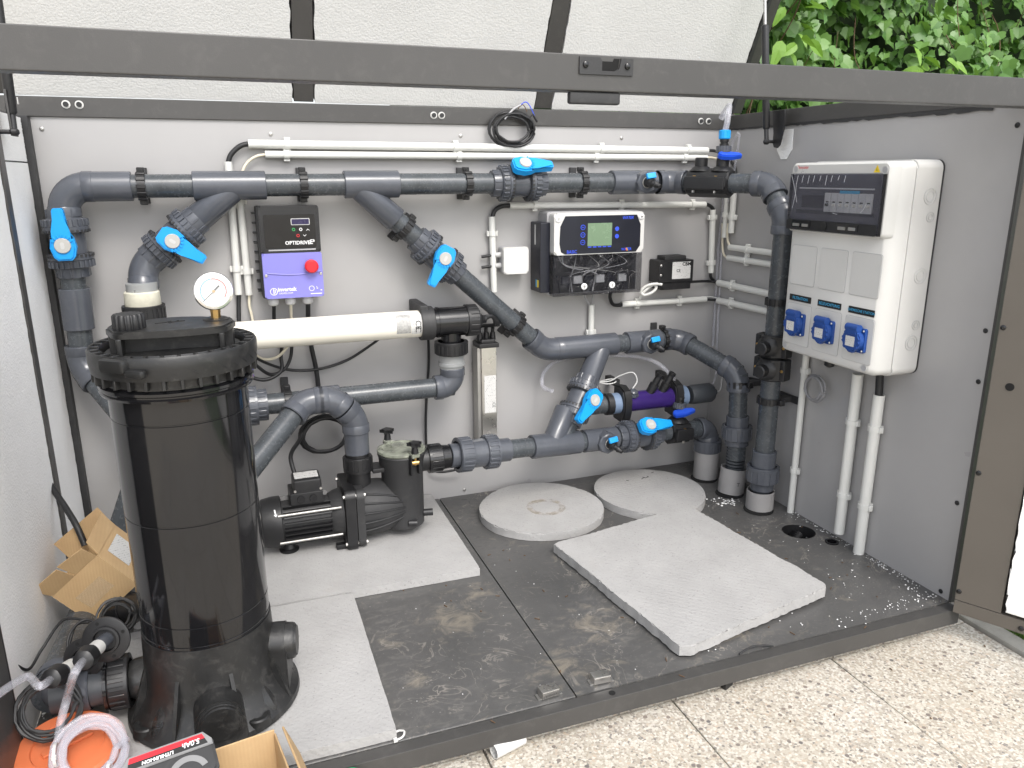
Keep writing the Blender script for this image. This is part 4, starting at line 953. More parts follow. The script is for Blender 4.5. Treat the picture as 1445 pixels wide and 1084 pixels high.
cable('cream cable end hanging below the right conduit beside the inverter', [(0.415,-0.014,0.61), (0.412,-0.014,0.579), (0.415,-0.016,0.554), (0.417,-0.02,0.528)], .0034, C_)
cable('black cable end hanging below the left conduit beside the inverter', [(0.391,-0.014,0.611), (0.388,-0.014,0.581), (0.384,-0.02,0.531)], .0052)
cable('black cable between the distribution box and the right conduit', [(1.725,-0.667,0.442), (1.725,-0.669,0.415), (1.725,-0.672,0.382)], .0085)

# black spare cable coil tucked over the top rail
def coil(name, label, cat, ctr, M, r0, r1, turns, rad, m, tail=(), n=26, jit=.004, squash=1.):
    pts = []
    for k in range(int(turns * n) + 1):
        a = 2 * pi * k / n; r = r0 + (r1 - r0) * (.5 + .5 * sin(k * .37 / n * 6.28 + k // n * 2.1)) + random.uniform(-jit, jit) * .3
        pts.append(M @ V((r * cos(a), r * squash * sin(a), (k // n % 3) * rad * 1.7 + random.uniform(-jit, jit) * .2)))
    pts = [V(p) for p in tail] + pts
    g = G(); g.tube(pts, rad, 8); return single(name, g, m, label, cat, ctr)
co_ = (1.083,-0.02,0.989)
Mk = frame((co_[0], -.022, co_[2]), (1, 0, 0), (0, .0, 1))
coil('cable_coil', 'coil of black spare cable hanging over the back top rail', 'cable coil', co_, Mk, .042, .062, 5, .0033, 'rubber', tail=[(1.149,-0.03,1.008), (1.137,-0.03,1.025), (1.123,-0.03,1.015)], squash=.72)
cable('blue bare wire end sticking up from the black coil', [(1.147,-0.03,1.01), (1.129,-0.03,1.045), (1.117,-0.03,1.055), (1.104,-0.03,1.048)], .0012, 'blue_print')
cable('brown bare wire end sticking up from the black coil', [(1.121,-0.03,1.032), (1.11,-0.03,1.048), (1.096,-0.03,1.039)], .0012, 'twig')
cable('grey cable end leading from the coil\'s left strands up over the rail', [(1.06,-0.03,1.013), (1.083,-0.03,1.036), (1.104,-0.03,1.048)], .0026, 'grey_plastic')

# ------------------------------------------------------------------ purple measuring cell with clear hoses
cl = thing('measuring_cell', 'translucent purple measuring cell between two black flange clamps', 'measuring cell', (1.46, -.1, .2))
CY = -.105; CZ = .256
def cx(t, r0, r1=None): return None
g = G(); g.cyl((1.25, CY, CZ), (1.33, CY, CZ), .025, seg=30); part('pipe_stub', g, 'pipe', cl)
g = G(); g.rev([(0, .028), (.003, .031), (.02, .031), (.022, .028)], (1.325, CY, CZ), X, 28, wob=lambda a: 1 + .015 * cos(16 * a)); part('union_nut', g, 'black', cl)
mat('pale_blue', (.17, .23, .33), .3)
for x0, x1 in ((1.345, 1.375), (1.555, 1.585)): g = G(); g.cyl((x0, CY, CZ), (x1, CY, CZ), .0295, seg=30); part('collar', g, 'pale_blue', cl)
g = G(); g.cyl((1.38, CY, CZ), (1.555, CY, CZ), .0285, seg=36); part('tube', g, 'purple', cl)
for x0 in (1.368, 1.536):
    F = frame((x0, CY, CZ), (0, -1, 0), (0, 0, 1))            # plate normal along -x
    pl_ = [(-.03, -.052), (.012, -.054), (.03, -.045), (.038, -.02), (.038, .02), (.028, .04), (.0, .05), (-.03, .045)]
    g = G(); g.prism(pl_, -.024, .0, F, bev=.004); fl = part('flange_clamp', g, 'black', cl)
    g = G(); g.cyl((x0 + .014, CY - .018, CZ - .05), (x0 + .014, CY - .018, CZ - .044), .004, seg=6); part('bolt', g, 'steel', fl)
    g = G(); g.box((x0 + .02, -.03, CZ + .045), (.018, .06, .02), bev=.002); part('wall_arm', g, 'black_matte', cl)
for x in (1.463, 1.503):
    u = V((.38, -.25, .9)).normalized(); p = V((x, CY - .005, CZ + .018))
    g = G(); g.rev([(0, .0125), (.02, .0125), (.021, .0135), (.034, .0135), (.035, .010), (.058, .009), (.06, .0105), (.068, .0105)], p, u, 20); hb = part('probe_holder', g, 'black', cl)
    g = G(); g.cyl(p + u * .0675, p + u * .0688, .0065); part('bore', g, 'sleeve_hole', hb)
g = G(); g.rev([(0, .017), (.006, .0165), (.006, .013), (.013, .013), (.016, .009)], (1.407, CY - .012, CZ + .023), (.05, -.35, .9), 8); part('sensor_boss', g, 'fitting', cl)
g = G(); g.rev([(0, .026), (.01, .0285), (.07, .0285), (.078, .024), (.08, .014)], (1.6, CY, CZ), X, 30); g.cyl((1.68, CY, CZ), (1.692, CY, CZ), .009); part('end_plug', g, 'fitting_dark', cl)
def hose(label, pts, r=.0065, m='clear', cat='hose', n=10):
    g = G(); g.tube(spline(pts, n), r, 14); return single('hose', g, m, label, cat, pts[0])
hose('clear hose arching over the purple cell to the small lower valve', [(1.172,-0.09,0.307), (1.165,-0.04,0.309), (1.178,-0.02,0.344), (1.225,-0.02,0.374), (1.319,-0.03,0.381), (1.445,-0.05,0.372), (1.516,-0.07,0.348), (1.547,-0.1,0.307), (1.55,-0.13,0.268)], .0055)
cable('thin white sensor lead curling from the purple cell', [(1.409,-0.11,0.294), (1.429,-0.1,0.313), (1.42,-0.09,0.336), (1.391,-0.07,0.325), (1.363,-0.06,0.309), (1.334,-0.05,0.307), (1.358,-0.06,0.301), (1.383,-0.06,0.305), (1.372,-0.05,0.312), (1.328,-0.03,0.298)], .002, 'clip_grey')
hose('clear hose running down the corner seam, left of a pair', [(1.711,-0.101,0.985), (1.721,-0.058,0.936), (1.733,-0.016,0.709), (1.733,-0.016,0.521), (1.733,-0.018,0.372)], .004)
hose('clear hose running down the corner seam, right of a pair', [(1.711,-0.108,0.981), (1.721,-0.084,0.907), (1.733,-0.033,0.71), (1.733,-0.034,0.524), (1.733,-0.039,0.352), (1.733,-0.04,0.275), (1.721,-0.028,0.242)], .003)
F = along(sd_mid, dd, (0, 0, 1)); q = F @ V((.030, 0, .132))
hose('clear hose stub rising from the light blue nut in the upper right corner', [q, q + V((.004, .0, .02)), q + V((.012, .008, .045)), q + V((.02, .02, .06)), q + V((.012, .04, .03))], .0075)
cable('thin white lead from the cell\'s dark end plug into the corner', [(1.692, CY, CZ), (1.71, -.1, .258), (1.725, -.085, .28), (1.73, -.08, .32)], .002, 'clip_grey')

# ------------------------------------------------------------------ pool pump
PY = -.2
pm = thing('pool_pump', 'black pool pump with ribbed motor and round strainer pot, between filter and round slab', 'pump', (.6, PY, .02))
MZ = .093
g = G(); g.rev([(0, .045), (.006, .056), (.03, .06), (.048, .06), (.05, .058)], (.385, PY, MZ), X, 36); fc = part('fan_cover', g, 'black', pm)
ar = frame((.418, PY - .045, MZ + .0415), (.15, 0, -1), (0, .7, .7))
g = G(); g.prism([(-.008, -.0015), (.004, -.0015), (.004, -.004), (.01, 0), (.004, .004), (.004, .0015), (-.008, .0015)], 0, .0004, frame((.42, PY - .0451, MZ + .041), (.1, -.66, -.7), (-1, 0, 0))); part('arrow_mark', g, 'white_print', fc)
g = G(); g.cyl((.434, PY, MZ), (.55, PY, MZ), .047, seg=36); mo = part('motor_body', g, 'black_matte', pm)
for k in range(26):
    a = 2 * pi * k / 26
    if abs((a - pi / 2 + pi) % (2 * pi) - pi) < .5: continue
    M = TR((.492, PY, MZ)) @ Matrix.Rotation(a - pi / 2, 4, 'X'); g = G(); g.box((0, 0, .052), (.108, .0026, .013), M); part('cooling_fin', g, 'black', pm)
for yy, zz in ((-.05, .034), (-.05, -.034)):
    g = G(); g.cyl((.425, PY + yy, MZ + zz), (.568, PY + yy, MZ + zz), .0035, seg=10); part('tie_rod', g, 'steel_dull', pm)
g = G(); g.box((.493, PY, MZ + .062), (.075, .07, .03), bev=.003); g.box((.497, PY - .002, MZ + .09), (.064, .066, .036), bev=.006); tb = part('terminal_box', g, 'black', pm)
g = G(); g.prism(rrect(-.027, -.02, .027, .02, .002), 0, .0006, TR((.497, PY - .002, MZ + .1082))); part('rating_label', g, 'fine_print', pm)
for x in (.48, .508): g = G(); g.cyl((x, PY - .0352, MZ + .062), (x, PY - .038, MZ + .062), .0085, seg=18); part('knockout', g, 'black_gloss', pm)
for x in (.468, .526): g = G(); g.cyl((x, PY - .0345, MZ + .083), (x, PY - .037, MZ + .083), .003, seg=8); part('screw', g, 'steel', pm)
g = G(); g.rev([(0, .05), (.012, .056), (.03, .06)], (.545, PY, MZ), X, 32); part('bearing_shield', g, 'black_matte', pm)
g = G(); g.prism(rrect(-.073, -.075, .073, .075, .018), -.012, .012, frame((.588, PY, MZ + .002), (0, -1, 0), (0, 0, 1)), bev=.002)
part('flange', g, 'black', pm)
g = G(); g.prism(rrect(-.07, -.072, .07, .072, .02), -.01, .008, frame((.610, PY, MZ + .002), (0, -1, 0), (0, 0, 1)), bev=.002); part('flange', g, 'black_matte', pm)
for s, zz in ((-1, .062), (1, .062), (-1, -.058), (1, -.058)):
    g = G(); g.cyl((.572, PY + s * .06, MZ + zz), (.624, PY + s * .06, MZ + zz), .005, seg=6); part('flange_bolt', g, 'steel_dull', pm)
g = G(); g.rev([(0, .066), (.02, .069), (.06, .066), (.1, .052), (.135, .03)], (.612, PY, MZ + .004), X, 40); vo_ = part('volute', g, 'black_matte', pm)
for k in range(5):
    a = -.5 + .34 * k
    pth = [V((.62 + .1 * j / 8, PY - (.0712 - .022 * (j / 8) ** 2) * cos(a * (1 - .25 * j / 8)), MZ + .004 + (.0712 - .022 * (j / 8) ** 2) * sin(a * (1 - .25 * j / 8)))) for j in range(9)]
    g = G(); g.tube(pth, .0024, 8); part('rib', g, 'black', pm)
g = G(); g.cyl((.62, PY, MZ + .05), (.62, PY, .20), .029); part('outlet_neck', g, 'black', pm)
NUT(pm, (.62, PY, .195), (.62, PY, .232), .035, 10, 'black', 'outlet_nut'); g = G(); g.rev([(0, .027), (.018, .027), (.02, .025)], (.62, PY, .23), Z, 28); part('outlet_collar', g, 'black', pm)
PX = .726
g = G(); g.rev([(0, .046), (.004, .05), (.14, .051), (.15, .054), (.178, .056), (.186, .058), (.19, .055)], (PX, PY, .04), Z, 44); pot = part('strainer_pot', g, 'black_matte', pm)
g = G(); g.box((.68, PY, .195), (.06, .05, .012), bev=.003); part('bridge', g, 'black', pm)
g = G(); g.cyl((PX, PY - .05, .06), (PX + .02, PY - .052, .058), .008, seg=12); g.cyl((PX + .045, PY - .02, .068), (PX + .068, PY - .024, .068), .009, seg=10); part('drain_plug', g, 'black', pm)
g = G(); g.rev([(0, .056), (.004, .059), (.009, .058), (.011, .052), (.0112, .047), (.009, .044), (.011, .03), (.0115, .0001)], (PX, PY, .229), Z, 44); ld = part('strainer_lid', g, 'pot_lid', pm)
for ang in (-1.25, 1.9):
    u = V((cos(ang), sin(ang), 0)); p = V((PX, PY, .236)) + u * .058
    g = G(); g.box((0, 0, 0), (.024, .022, .012), TR(p) @ Matrix.Rotation(ang, 4, 'Z'), bev=.003); part('lid_ear', g, 'pot_lid', ld)
    g = G(); q = p + u * .006 + Z * .006
    g.cyl(q, q + Z * .018, .009, .007, seg=14)
    g.prism([(r * cos(a), r * sin(a)) for k in range(10) for a, r in ((2 * pi * k / 10, .019 if k % 2 == 0 else .0085),)], .018, .028, TR(q) @ Matrix.Rotation(.3, 4, 'Z'), bev=.002); part('star_knob', g, 'black', pm)
    g = G(); g.cyl(q - Z * .03, q + Z * .002, .0035, seg=10); g.cyl(q - Z * .024 - V((.008, 0, 0)), q - Z * .024 + V((.008, 0, 0)), .0055, seg=12); part('swing_bolt', g, 'brass', pm)
    g = G(); g.box((0, 0, -.03), (.004, .012, .05), TR(q - u * .004) @ Matrix.Rotation(ang + pi / 2, 4, 'Z') @ TR((.011, 0, 0)), bev=.001); g.box((0, 0, -.03), (.004, .012, .05), TR(q - u * .004) @ Matrix.Rotation(ang + pi / 2, 4, 'Z') @ TR((-.011, 0, 0)), bev=.001); part('bolt_bracket', g, 'black', pm)
g = G(); g.cyl((PX + .04, PY, .2), (.80, PY, .2), .029); part('inlet_neck', g, 'black', pm); NUT(pm, (.79, PY, .2), (.826, PY, .2), .036, 12, 'black_gloss', 'inlet_nut'); g = G(); g.rev([(0, .031), (.02, .029), (.022, .026)], (.826, PY, .2), X, 28); part('inlet_collar', g, 'black_gloss', pm)
g = G(); g.prism([(-.062, -.0), (-.03, .04), (.03, .04), (.062, .0)], -.013, .013, frame((.588, PY, .021), (0, -1, 0), (0, 0, 1)), bev=.002); g.box((.566, PY - .045, .027), (.03, .018, .012), bev=.002); part('foot', g, 'black', pm)
g = G(); g.rev([(0, .022), (.004, .023), (.008, .016), (.022, .012)], (.446, PY - .01, .0205), Z, 24); part('rubber_foot', g, 'black', pm)
# check valve
cvv = thing('check_valve', 'grey check valve with two ribbed union nuts right of the pump', 'check valve', lp(.92))
SK(cvv, lp(.846), lp(.874), .0305, name='end_socket'); NUT(cvv, lp(.866), lp(.902), .0445, 22); NUT(cvv, lp(.972), lp(.94), .0445, 22)
g = G(); a, b_ = lp(.895), lp(.945); g.cyl(a, b_, .0365, seg=36); part('body', g, 'fitting', cvv); SK(cvv, lp(.968), lp(1.01), .0305, name='end_socket')
# discharge bend
T = pipe_run('grey gooseneck pipe arching from the pump outlet down to the filter', (.62, PY, .25))
k1, k2, k3, k4 = V((.62, PY, .325)), V((.572, PY, .378)), V((.505, PY, .378)), V((.34, -.34, .245))
EL(T, (.62, PY, .25), k1, k2, L=.034, bend=.06, r=.031); EL(T, k1, k2, k3, L=.034, bend=.06, r=.031); EL(T, k2, k3, k4, L=.045, bend=.06, r=.031); PP(T, k3, k4)
PP(T, (.62, PY, .24), (.62, PY, .31), .029, 'fitting')
# pump supply cable with spare loops
cable('black cable rising from the pump terminal box to the wall', [(.475, PY + .02, MZ + .1), (.47, PY + .05, MZ + .14), (0.497,-0.08,0.245), (0.526,-0.05,0.277), (0.561,-0.04,0.288), (0.602,-0.04,0.28)], .0052)
cc = (0.563,-0.05,0.246); Mk = frame((cc[0], -.05, cc[2]), (1, .0, .1), (0, .0, 1))
coil('cable_coil', 'bundled loops of black pump cable on the wall behind the gooseneck', 'cable coil', cc, Mk, .052, .062, 3, .0048, 'rubber', squash=.8)

# ------------------------------------------------------------------ cartridge filter
FX, FY, FZ = .283, -.719, .02
ft = thing('cartridge_filter', 'tall glossy black cartridge filter tank with locking ring lid and pressure gauge', 'filter', (FX, FY, FZ))
def at(x, y, z): return V((FX + x, FY + y, z))
g = G(); prof = [(0, .098), (.03, .0985)]
zb = .16
def seam(z, r): return [(z - .0016 - zb, r), (z - .0008 - zb, r - .0012), (z + .0008 - zb, r - .0012), (z + .0016 - zb, r)]
prof = [(0, .0985)] + seam(.182, .0985) + seam(.214, .0985) + seam(.381, .0985) + seam(.537, .0985) + [(.572 - zb, .0985), (.573 - zb, .107), (.577 - zb, .109), (.579 - zb, .106), (.581 - zb, .106), (.583 - zb, .109), (.587 - zb, .109), (.59 - zb, .102), (.61 - zb, .10)]
g.rev(prof, at(0, 0, zb), Z, 96); part('tank', g, 'filter_black', ft)
g = G(); g.rev([(0, .100), (.0, .106), (.012, .1075), (.0135, .1155), (.03, .1175), (.044, .1175), (.0475, .1155), (.047, .113), (.041, .111), (.041, .103), (.047, .101), (.042, .0985), (.03, .098)], at(0, 0, .593), Z, 96, cap=False); rg = part('locking_ring', g, 'filter_cast', ft)
for k in range(30):
    a = 2 * pi * k / 30; M = TR(at(0, 0, 0)) @ Matrix.Rotation(a, 4, 'Z')
    g = G(); g.box((.107, 0, .637), (.013, .005, .007), M, bev=.0008, seg=1); part('ring_rib', g, 'filter_cast', ft)
    g = G(); g.box((.1105, 0, .6), (.0095, .005, .014), M, bev=.0008, seg=1); part('ring_rib', g, 'filter_cast', ft)
for a in (4.05, .75):
    M = TR(at(0, 0, 0)) @ Matrix.Rotation(a, 4, 'Z'); g = G(); g.box((.113, 0, .629), (.026, .045, .02), M, bev=.006); g.box((.117, .034, .62), (.012, .03, .012), M, bev=.004); part('ring_lug', g, 'filter_cast', ft)
for k in range(7):
    a = -1.35 + .18 * k; M = TR(at(0, 0, .62)) @ Matrix.Rotation(a, 4, 'Z'); g = G(); g.box((.1172, 0, 0), (.0006, .02, .0012), M @ Matrix.Rotation(-.6, 4, 'X')); part('scuff_line', g, 'black', ft)
g = G(); g.rev([(0, .099), (.012, .0985), (.016, .094), (.018, .0001)], at(0, 0, .615), Z, 72); lidp = part('lid', g, 'filter_cast', ft)
def disc_cut(r, ycut, n=40):
    a0 = math.asin(max(-1, min(1, ycut / r))); return [(r * cos(a0 + (pi - 2 * a0) * k / n), r * sin(a0 + (pi - 2 * a0) * k / n)) for k in range(n + 1)]
g = G(); g.prism(disc_cut(.086, -.02), .63, .662, TR((FX, FY, 0)), bev=.006); part('lid_block', g, 'filter_cast', lidp)
yc = -.052; top = [(-.078, -.038), (-.074, yc + .006), (-.066, yc)] + [(-.06 + .12 * k / 8, yc - .006 * sin(pi * k / 8)) for k in range(9)] + [(.066, yc), (.074, yc + .006), (.078, -.038), (.089, 0), (.084, .03), (-.084, .03), (-.089, 0)]
g = G(); g.prism(top, .657, .667, TR((FX, FY, 0)), bev=.003); part('grip_plate', g, 'filter_cast', lidp)
for x in (-.068, .068): g = G(); g.box((x, -.03, .645), (.008, .046, .026), TR((FX, FY, 0)), bev=.003); part('grip_cheek', g, 'filter_cast', lidp)
g = G()
for x, y, a, L in ((-.016, -.012, .3, .016), (-.006, -.006, .9, .012), (.0, -.01, .2, .012), (.006, -.003, 1.1, .01), (.012, -.006, .4, .012), (-.002, -.014, 1.3, .008)): g.box((0, 0, 0), (L, .002, .001), TR((FX + x, FY + y + .02, .6673)) @ Matrix.Rotation(a, 4, 'Z'))
part('embossed_mark', g, 'black_print', lidp)
g = G(); g.rev([(0, .0175), (.01, .0175)], at(-.055, -.02, .656), Z, 24); g.rev([(0, .0205), (.002, .0215), (.02, .021), (.0225, .019), (.023, .0001)], at(-.055, -.02, .666), Z, 90, wob=lambda a: 1 + .035 * (1 if sin(18 * a) > 0 else -1)); part('vent_cap', g, 'black', ft)
# pressure gauge
gp = at(.062, .012, .667); gd = V((.18, -.95, .14)).normalized(); gc = gp + Z * .043
g = G(); g.rev([(0, .019), (.005, .019), (.007, .015)], gp - Z * .004, Z, 20); part('gauge_boss', g, 'filter_cast', ft)
g = G(); g.rev([(0, .007), (.012, .0075)], gp + Z * .003, Z, 6); part('gauge_stem', g, 'brass', ft)
g = G(); g.rev([(-.024, .023), (-.022, .0255), (-.002, .0255)], gc, gd, 40); part('gauge_case', g, 'steel_dull', ft)
g = G(); g.rev([(-.003, .025), (-.003, .0285), (.001, .029), (.0045, .0275), (.005, .0245), (.002, .0238)], gc, gd, 48, cap=False); gb = part('gauge_bezel', g, 'chrome', ft)
F = frame(gc, gd.cross(Z) * -1, Z)
F = frame(gc + gd * .0005, Z.cross(-gd) * -1, Z)
if (F.to_3x3() @ V((0, 0, 1))).dot(gd) < 0: F = frame(gc + gd * .0005, gd.cross(Z), Z) if (frame(gc, gd.cross(Z), Z).to_3x3() @ V((0, 0, 1))).dot(gd) > 0 else frame(gc + gd * .0005, Z.cross(gd), Z)
g = G(); g.prism(circ(0, 0, .0243, 40), 0, .0006, F); dl = part('gauge_dial', g, 'dial', gb)
def arc(a0, a1, r0, r1, z, n=20): return [(r1 * cos(a0 + (a1 - a0) * k / n), r1 * sin(a0 + (a1 - a0) * k / n)) for k in range(n + 1)] + [(r0 * cos(a1 + (a0 - a1) * k / n), r0 * sin(a1 + (a0 - a1) * k / n)) for k in range(n + 1)]
g = G(); g.prism(arc(radians(225), radians(95), .0178, .0193, 0), .0008, .0010, F); part('blue_scale', g, 'dial_blue', gb)
g = G(); g.prism(arc(radians(95), radians(-35), .0178, .0193, 0), .0008, .0010, F); part('red_scale', g, 'red_print', gb)
g = G(); g.box((0, 0, 0), (.032, .0009, .0005), F @ TR((0, 0, .002)) @ Matrix.Rotation(radians(42), 4, 'Z') @ TR((-.006, 0, 0))); g.box((0, 0, 0), (.01, .0024, .0005), F @ TR((0, 0, .002)) @ Matrix.Rotation(radians(42), 4, 'Z') @ TR((.007, 0, 0))); part('gauge_needle', g, 'black_print', gb)
g = G(); g.cyl(F @ V((0, 0, .001)), F @ V((0, 0, .0032)), .0022, seg=14); part('needle_hub', g, 'brass', gb)
g = G()
for k in range(11): a = radians(225 - 27 * k); g.box((0, 0, 0), (.0022, .0004, .0002), F @ TR((.0155 * cos(a), .0155 * sin(a), .0009)) @ Matrix.Rotation(a, 4, 'Z'))
g.box((-.003, -.013, .0009), (.004, .0012, .0002), F); g.box((.005, -.0125, .0009), (.003, .0012, .0002), F); part('scale_ticks', g, 'steel_dull', gb)
g = G(); g.prism(circ(0, 0, .0242, 32), .0038, .0042, F); part('gauge_glass', g, 'glass', gb)
# base
g = G(); g.rev([(0, .134), (.003, .137), (.012, .136), (.015, .133), (.032, .119), (.05, .109), (.066, .104), (.155, .1)], at(0, 0, FZ), Z, 72); part('base', g, 'filter_cast', ft)
g = G(); g.rev([(0, .133), (.012, .131), (.05, .106), (.056, .1)], at(0, 0, FZ + .008), Z, 8); part('base_skirt', g, 'filter_skirt', ft)
for k in range(8):
    a = 2 * pi * k / 8 + .3; M = TR(at(0, 0, 0)) @ Matrix.Rotation(a, 4, 'Z')
    g = G(); g.prism([(.095, .03), (.134, .032), (.128, .05), (.106, .115), (.095, .14)], -.003, .003, M @ Matrix(((1, 0, 0, 0), (0, 0, 1, 0), (0, 1, 0, 0), (0, 0, 0, 1)))); part('base_web', g, 'filter_cast', ft)
    if k % 2 == 0:
        a += .25; M = TR(at(0, 0, 0)) @ Matrix.Rotation(a, 4, 'Z'); g = G(); g.rev([(0, .021), (.014, .0195), (.016, .017), (.016, .0095), (.010, .0085), (.010, .0001)], M @ V((.121, 0, .028)), Z, 26); lg = part('bolt_pad', g, 'filter_cast', ft)
        g = G(); g.cyl(M @ V((.121, 0, .0383)), M @ V((.121, 0, .0388)), .006); part('bolt_hole', g, 'sleeve_hole', ft)
def port(a, z, L, r, plug=True):
    u = V((cos(a), sin(a), 0)); p = at(0, 0, z) + u * .085
    g = G(); g.rev([(0, r * 1.12), (.03, r * 1.05), (L - .004, r), (L, r - .002)], p, u, 30); pp = part('port', g, 'filter_cast', ft)
    if plug: g = G(); g.rev([(0, r * .86), (.003, r * .82), (.0032, .0001)], p + u * L, u, 28); part('port_plug', g, 'filter_cast', pp)
    return p + u * L, u
for pa_, pz_, pl_len, pr_ in ((-.18, .115, .052, .03), (-1.5, .072, .06, .034)):
    fp_, fu = port(pa_, pz_, pl_len, pr_); hw = pr_ + .003; Fs = frame(fp_, fu.cross(Z), Z)
    if (Fs.to_3x3() @ V((0, 0, 1))).dot(fu) < 0: Fs = frame(fp_, Z.cross(fu), Z)
    g = G(); g.prism([(-hw - .003, -pz_ + .022), (hw + .003, -pz_ + .022), (hw, .0)] + [(hw * cos(pi * k / 12), hw * sin(pi * k / 12)) for k in range(1, 12)] + [(-hw, 0)], -.052, -.002 if pz_ < .1 else -.012, Fs, bev=.003); part('port_shroud', g, 'filter_cast', ft)
lp_, lu = port(pi - .02, .085, .04, .031, False)
NUT(ft, lp_ + lu * .0, lp_ + lu * .03, .043, 20, 'black', 'union_nut'); g = G(); g.ring(lp_ + lu * .031, lp_ + lu * .036, .041, .03, 30); part('seal', g, 'black_gloss', ft)
# big floor pipe from the left port round to the back
T = pipe_run('thick dark pipe from the filter foot turning back along the left wall', (.06, -.6, .06))
n0 = lp_ + lu * .03; n1 = V((.045, n0.y, .085)); n2 = V((.062, -.12, .045))
EL(T, n0, n1, n2, L=.055, bend=.05, r=.0345); PP(T, n0 + V((.004, 0, 0)), n1, .031, 'fitting_dark'); PP(T, n1, n2, .031, 'pipe'); EL(T, n1, n2, V((.12, -.07, .2)), L=.05, bend=.05); PP(T, n2, V((.15, -.07, .26)))
T = pipe_run('dark pipe slanting from behind the filter down towards the left corner', (.15, -.5, .1))
PP(T, (.25, -.62, .16), (.10, -.46, .075), .026, 'black'); SK(T, (.14, -.50, .097), (.11, -.47, .08), .031, 'black_gloss')

# ------------------------------------------------------------------ distribution box on the right wall
db = thing('distribution_box', 'white distribution box with smoked breaker window and three blue sockets on the right wall', 'distribution box', (W, -.6, .46))
MB_ = RIGHT(-.6, .68)                 # local x right, y up, z out of the wall
g = G(); g.prism(rrect(-.1495, -.2215, .1495, .2255, .018), 0, .004, MB_); part('back_edge', g, 'black_matte', db)
g = G(); g.prism(rrect(-.149, -.221, .149, .225, .018), .003, .072, MB_, bev=.003); part('back_shell', g, 'white', db)
g = G()
def loft(secs):
    rings = [[g.bm.verts.new(MB_ @ V((x, y, z))) for x, y in rrect(*rc)] for rc, z in secs]
    for A, B in zip(rings, rings[1:]):
        for k in range(len(A)): g.bm.faces.new((A[k], A[(k + 1) % len(A)], B[(k + 1) % len(B)], B[k]))
    g.bm.faces.new(rings[0][::-1]); g.bm.faces.new(rings[-1])
loft([((-.147, -.219, .147, .223, .018), .0725), ((-.145, -.218, .145, .222, .017), .105), ((-.139, -.212, .137, .216, .015), .121), ((-.135, -.208, .133, .212, .014), .1235)])
part('front_shell', g, 'white', db)
g = G(); loft([((-.146, .068, .146, .222, .012), .11), ((-.146, .070, .143, .221, .012), .128), ((-.141, .074, .139, .217, .01), .134)]); part('window_frame', g, 'white', db)
g = G(); g.prism(rrect(-.134, .076, .134, .197, .007), .1345, .1352, MB_); part('window_recess', g, 'window_inside', db)
g = G(); g.prism([(-.115, .112), (.118, .112), (.118, .12), (-.115, .12)], .1354, .1366, MB_); part('din_sill', g, 'navy', db)
g = G(); g.prism([(-.1, .125), (-.03, .125), (-.03, .152), (-.1, .152)], .1354, .1358, MB_); part('blank_cover', g, 'navy', db)
for k in range(7):
    x = -.026 + .0195 * k; g = G(); g.prism(rrect(x, .118, x + .018, .158, .001), .1356, .138, MB_); br_ = part('breaker', g, 'breaker', db)
    g = G(); g.box((x + .009, .133, .1395), (.008, .006, .004), MB_, bev=.0008, seg=1); part('toggle', g, 'white' if k else 'black', db)
    g = G(); g.box((x + .009, .139, .1382), (.008, .0025, .0006), MB_); part('toggle_slot', g, 'black_print', db)
g = G(); g.box((.045, .157, .1362), (.055, .006, .001), MB_ @ TR((0, .003, .0016))); part('blue_strip', g, 'cyan_print', db)
g = G(); g.box((.0, .167, .1362), (.22, .003, .001), MB_); part('perforated_strip', g, 'breaker', db)
g = G(); g.prism(rrect(-.136, .0735, .136, .199, .008), .1415, .1432, MB_, bev=.0012); wn = part('window', g, 'smoked', db)
for x in (-.135, .135): g = G(); g.box((x, .136, .138), (.002, .122, .008), MB_); part('window_side', g, 'black_gloss', db)
g = G(); g.prism(rrect(-.134, .0755, .134, .098, .004), .1434, .1446, MB_, bev=.0006); part('window_sill', g, 'black', db)
for x in (-.085, .056):
    g = G(); g.prism(rrect(x - .03, .081, x + .03, .0955, .001), .1448, .1458, MB_); sl_ = part('latch', g, 'black_gloss', db)
    g = G(); g.prism(rrect(x - .026, .083, x - .004, .0895, .001), .146, .1464, MB_); part('latch_label', g, 'steel_dull', sl_)
    g = G(); g.prism(rrect(x + .004, .083, x + .024, .0895, .001), .146, .1464, MB_); part('latch_label', g, 'steel_dull', sl_)
g = G(); g.rev([(0, .0095), (.002, .0095), (.0025, .008)], MB_ @ V((-.013, .0875, .1446)), (-1, 0, 0), 24); part('lock', g, 'black_print', db)
for k in range(4):                    # wrinkles of the protective film still stuck on the window
    x, y = random.uniform(-.125, .125), random.uniform(.11, .19); dx, dy = random.gauss(0, .012), random.gauss(0, .018)
    g = G(); g.tube(spline([MB_ @ V((x, y, .1436)), MB_ @ V((x + dx, y + dy, .1438)), MB_ @ V((x + dx * 1.6 + random.gauss(0, .006), min(.195, max(.102, y + dy * 1.7)), .1436))], 5), .00032, 5); part('film_crease', g, 'breaker', wn)
for k in range(9):
    x = -.11 + .018 * k + random.uniform(-.003, .003); g = G(); g.tube([MB_ @ V((x, .194, .1436)), MB_ @ V((x - .003, .18 + random.uniform(-.008, .006), .1437))], .0004, 5); part('film_crease', g, 'breaker', wn)
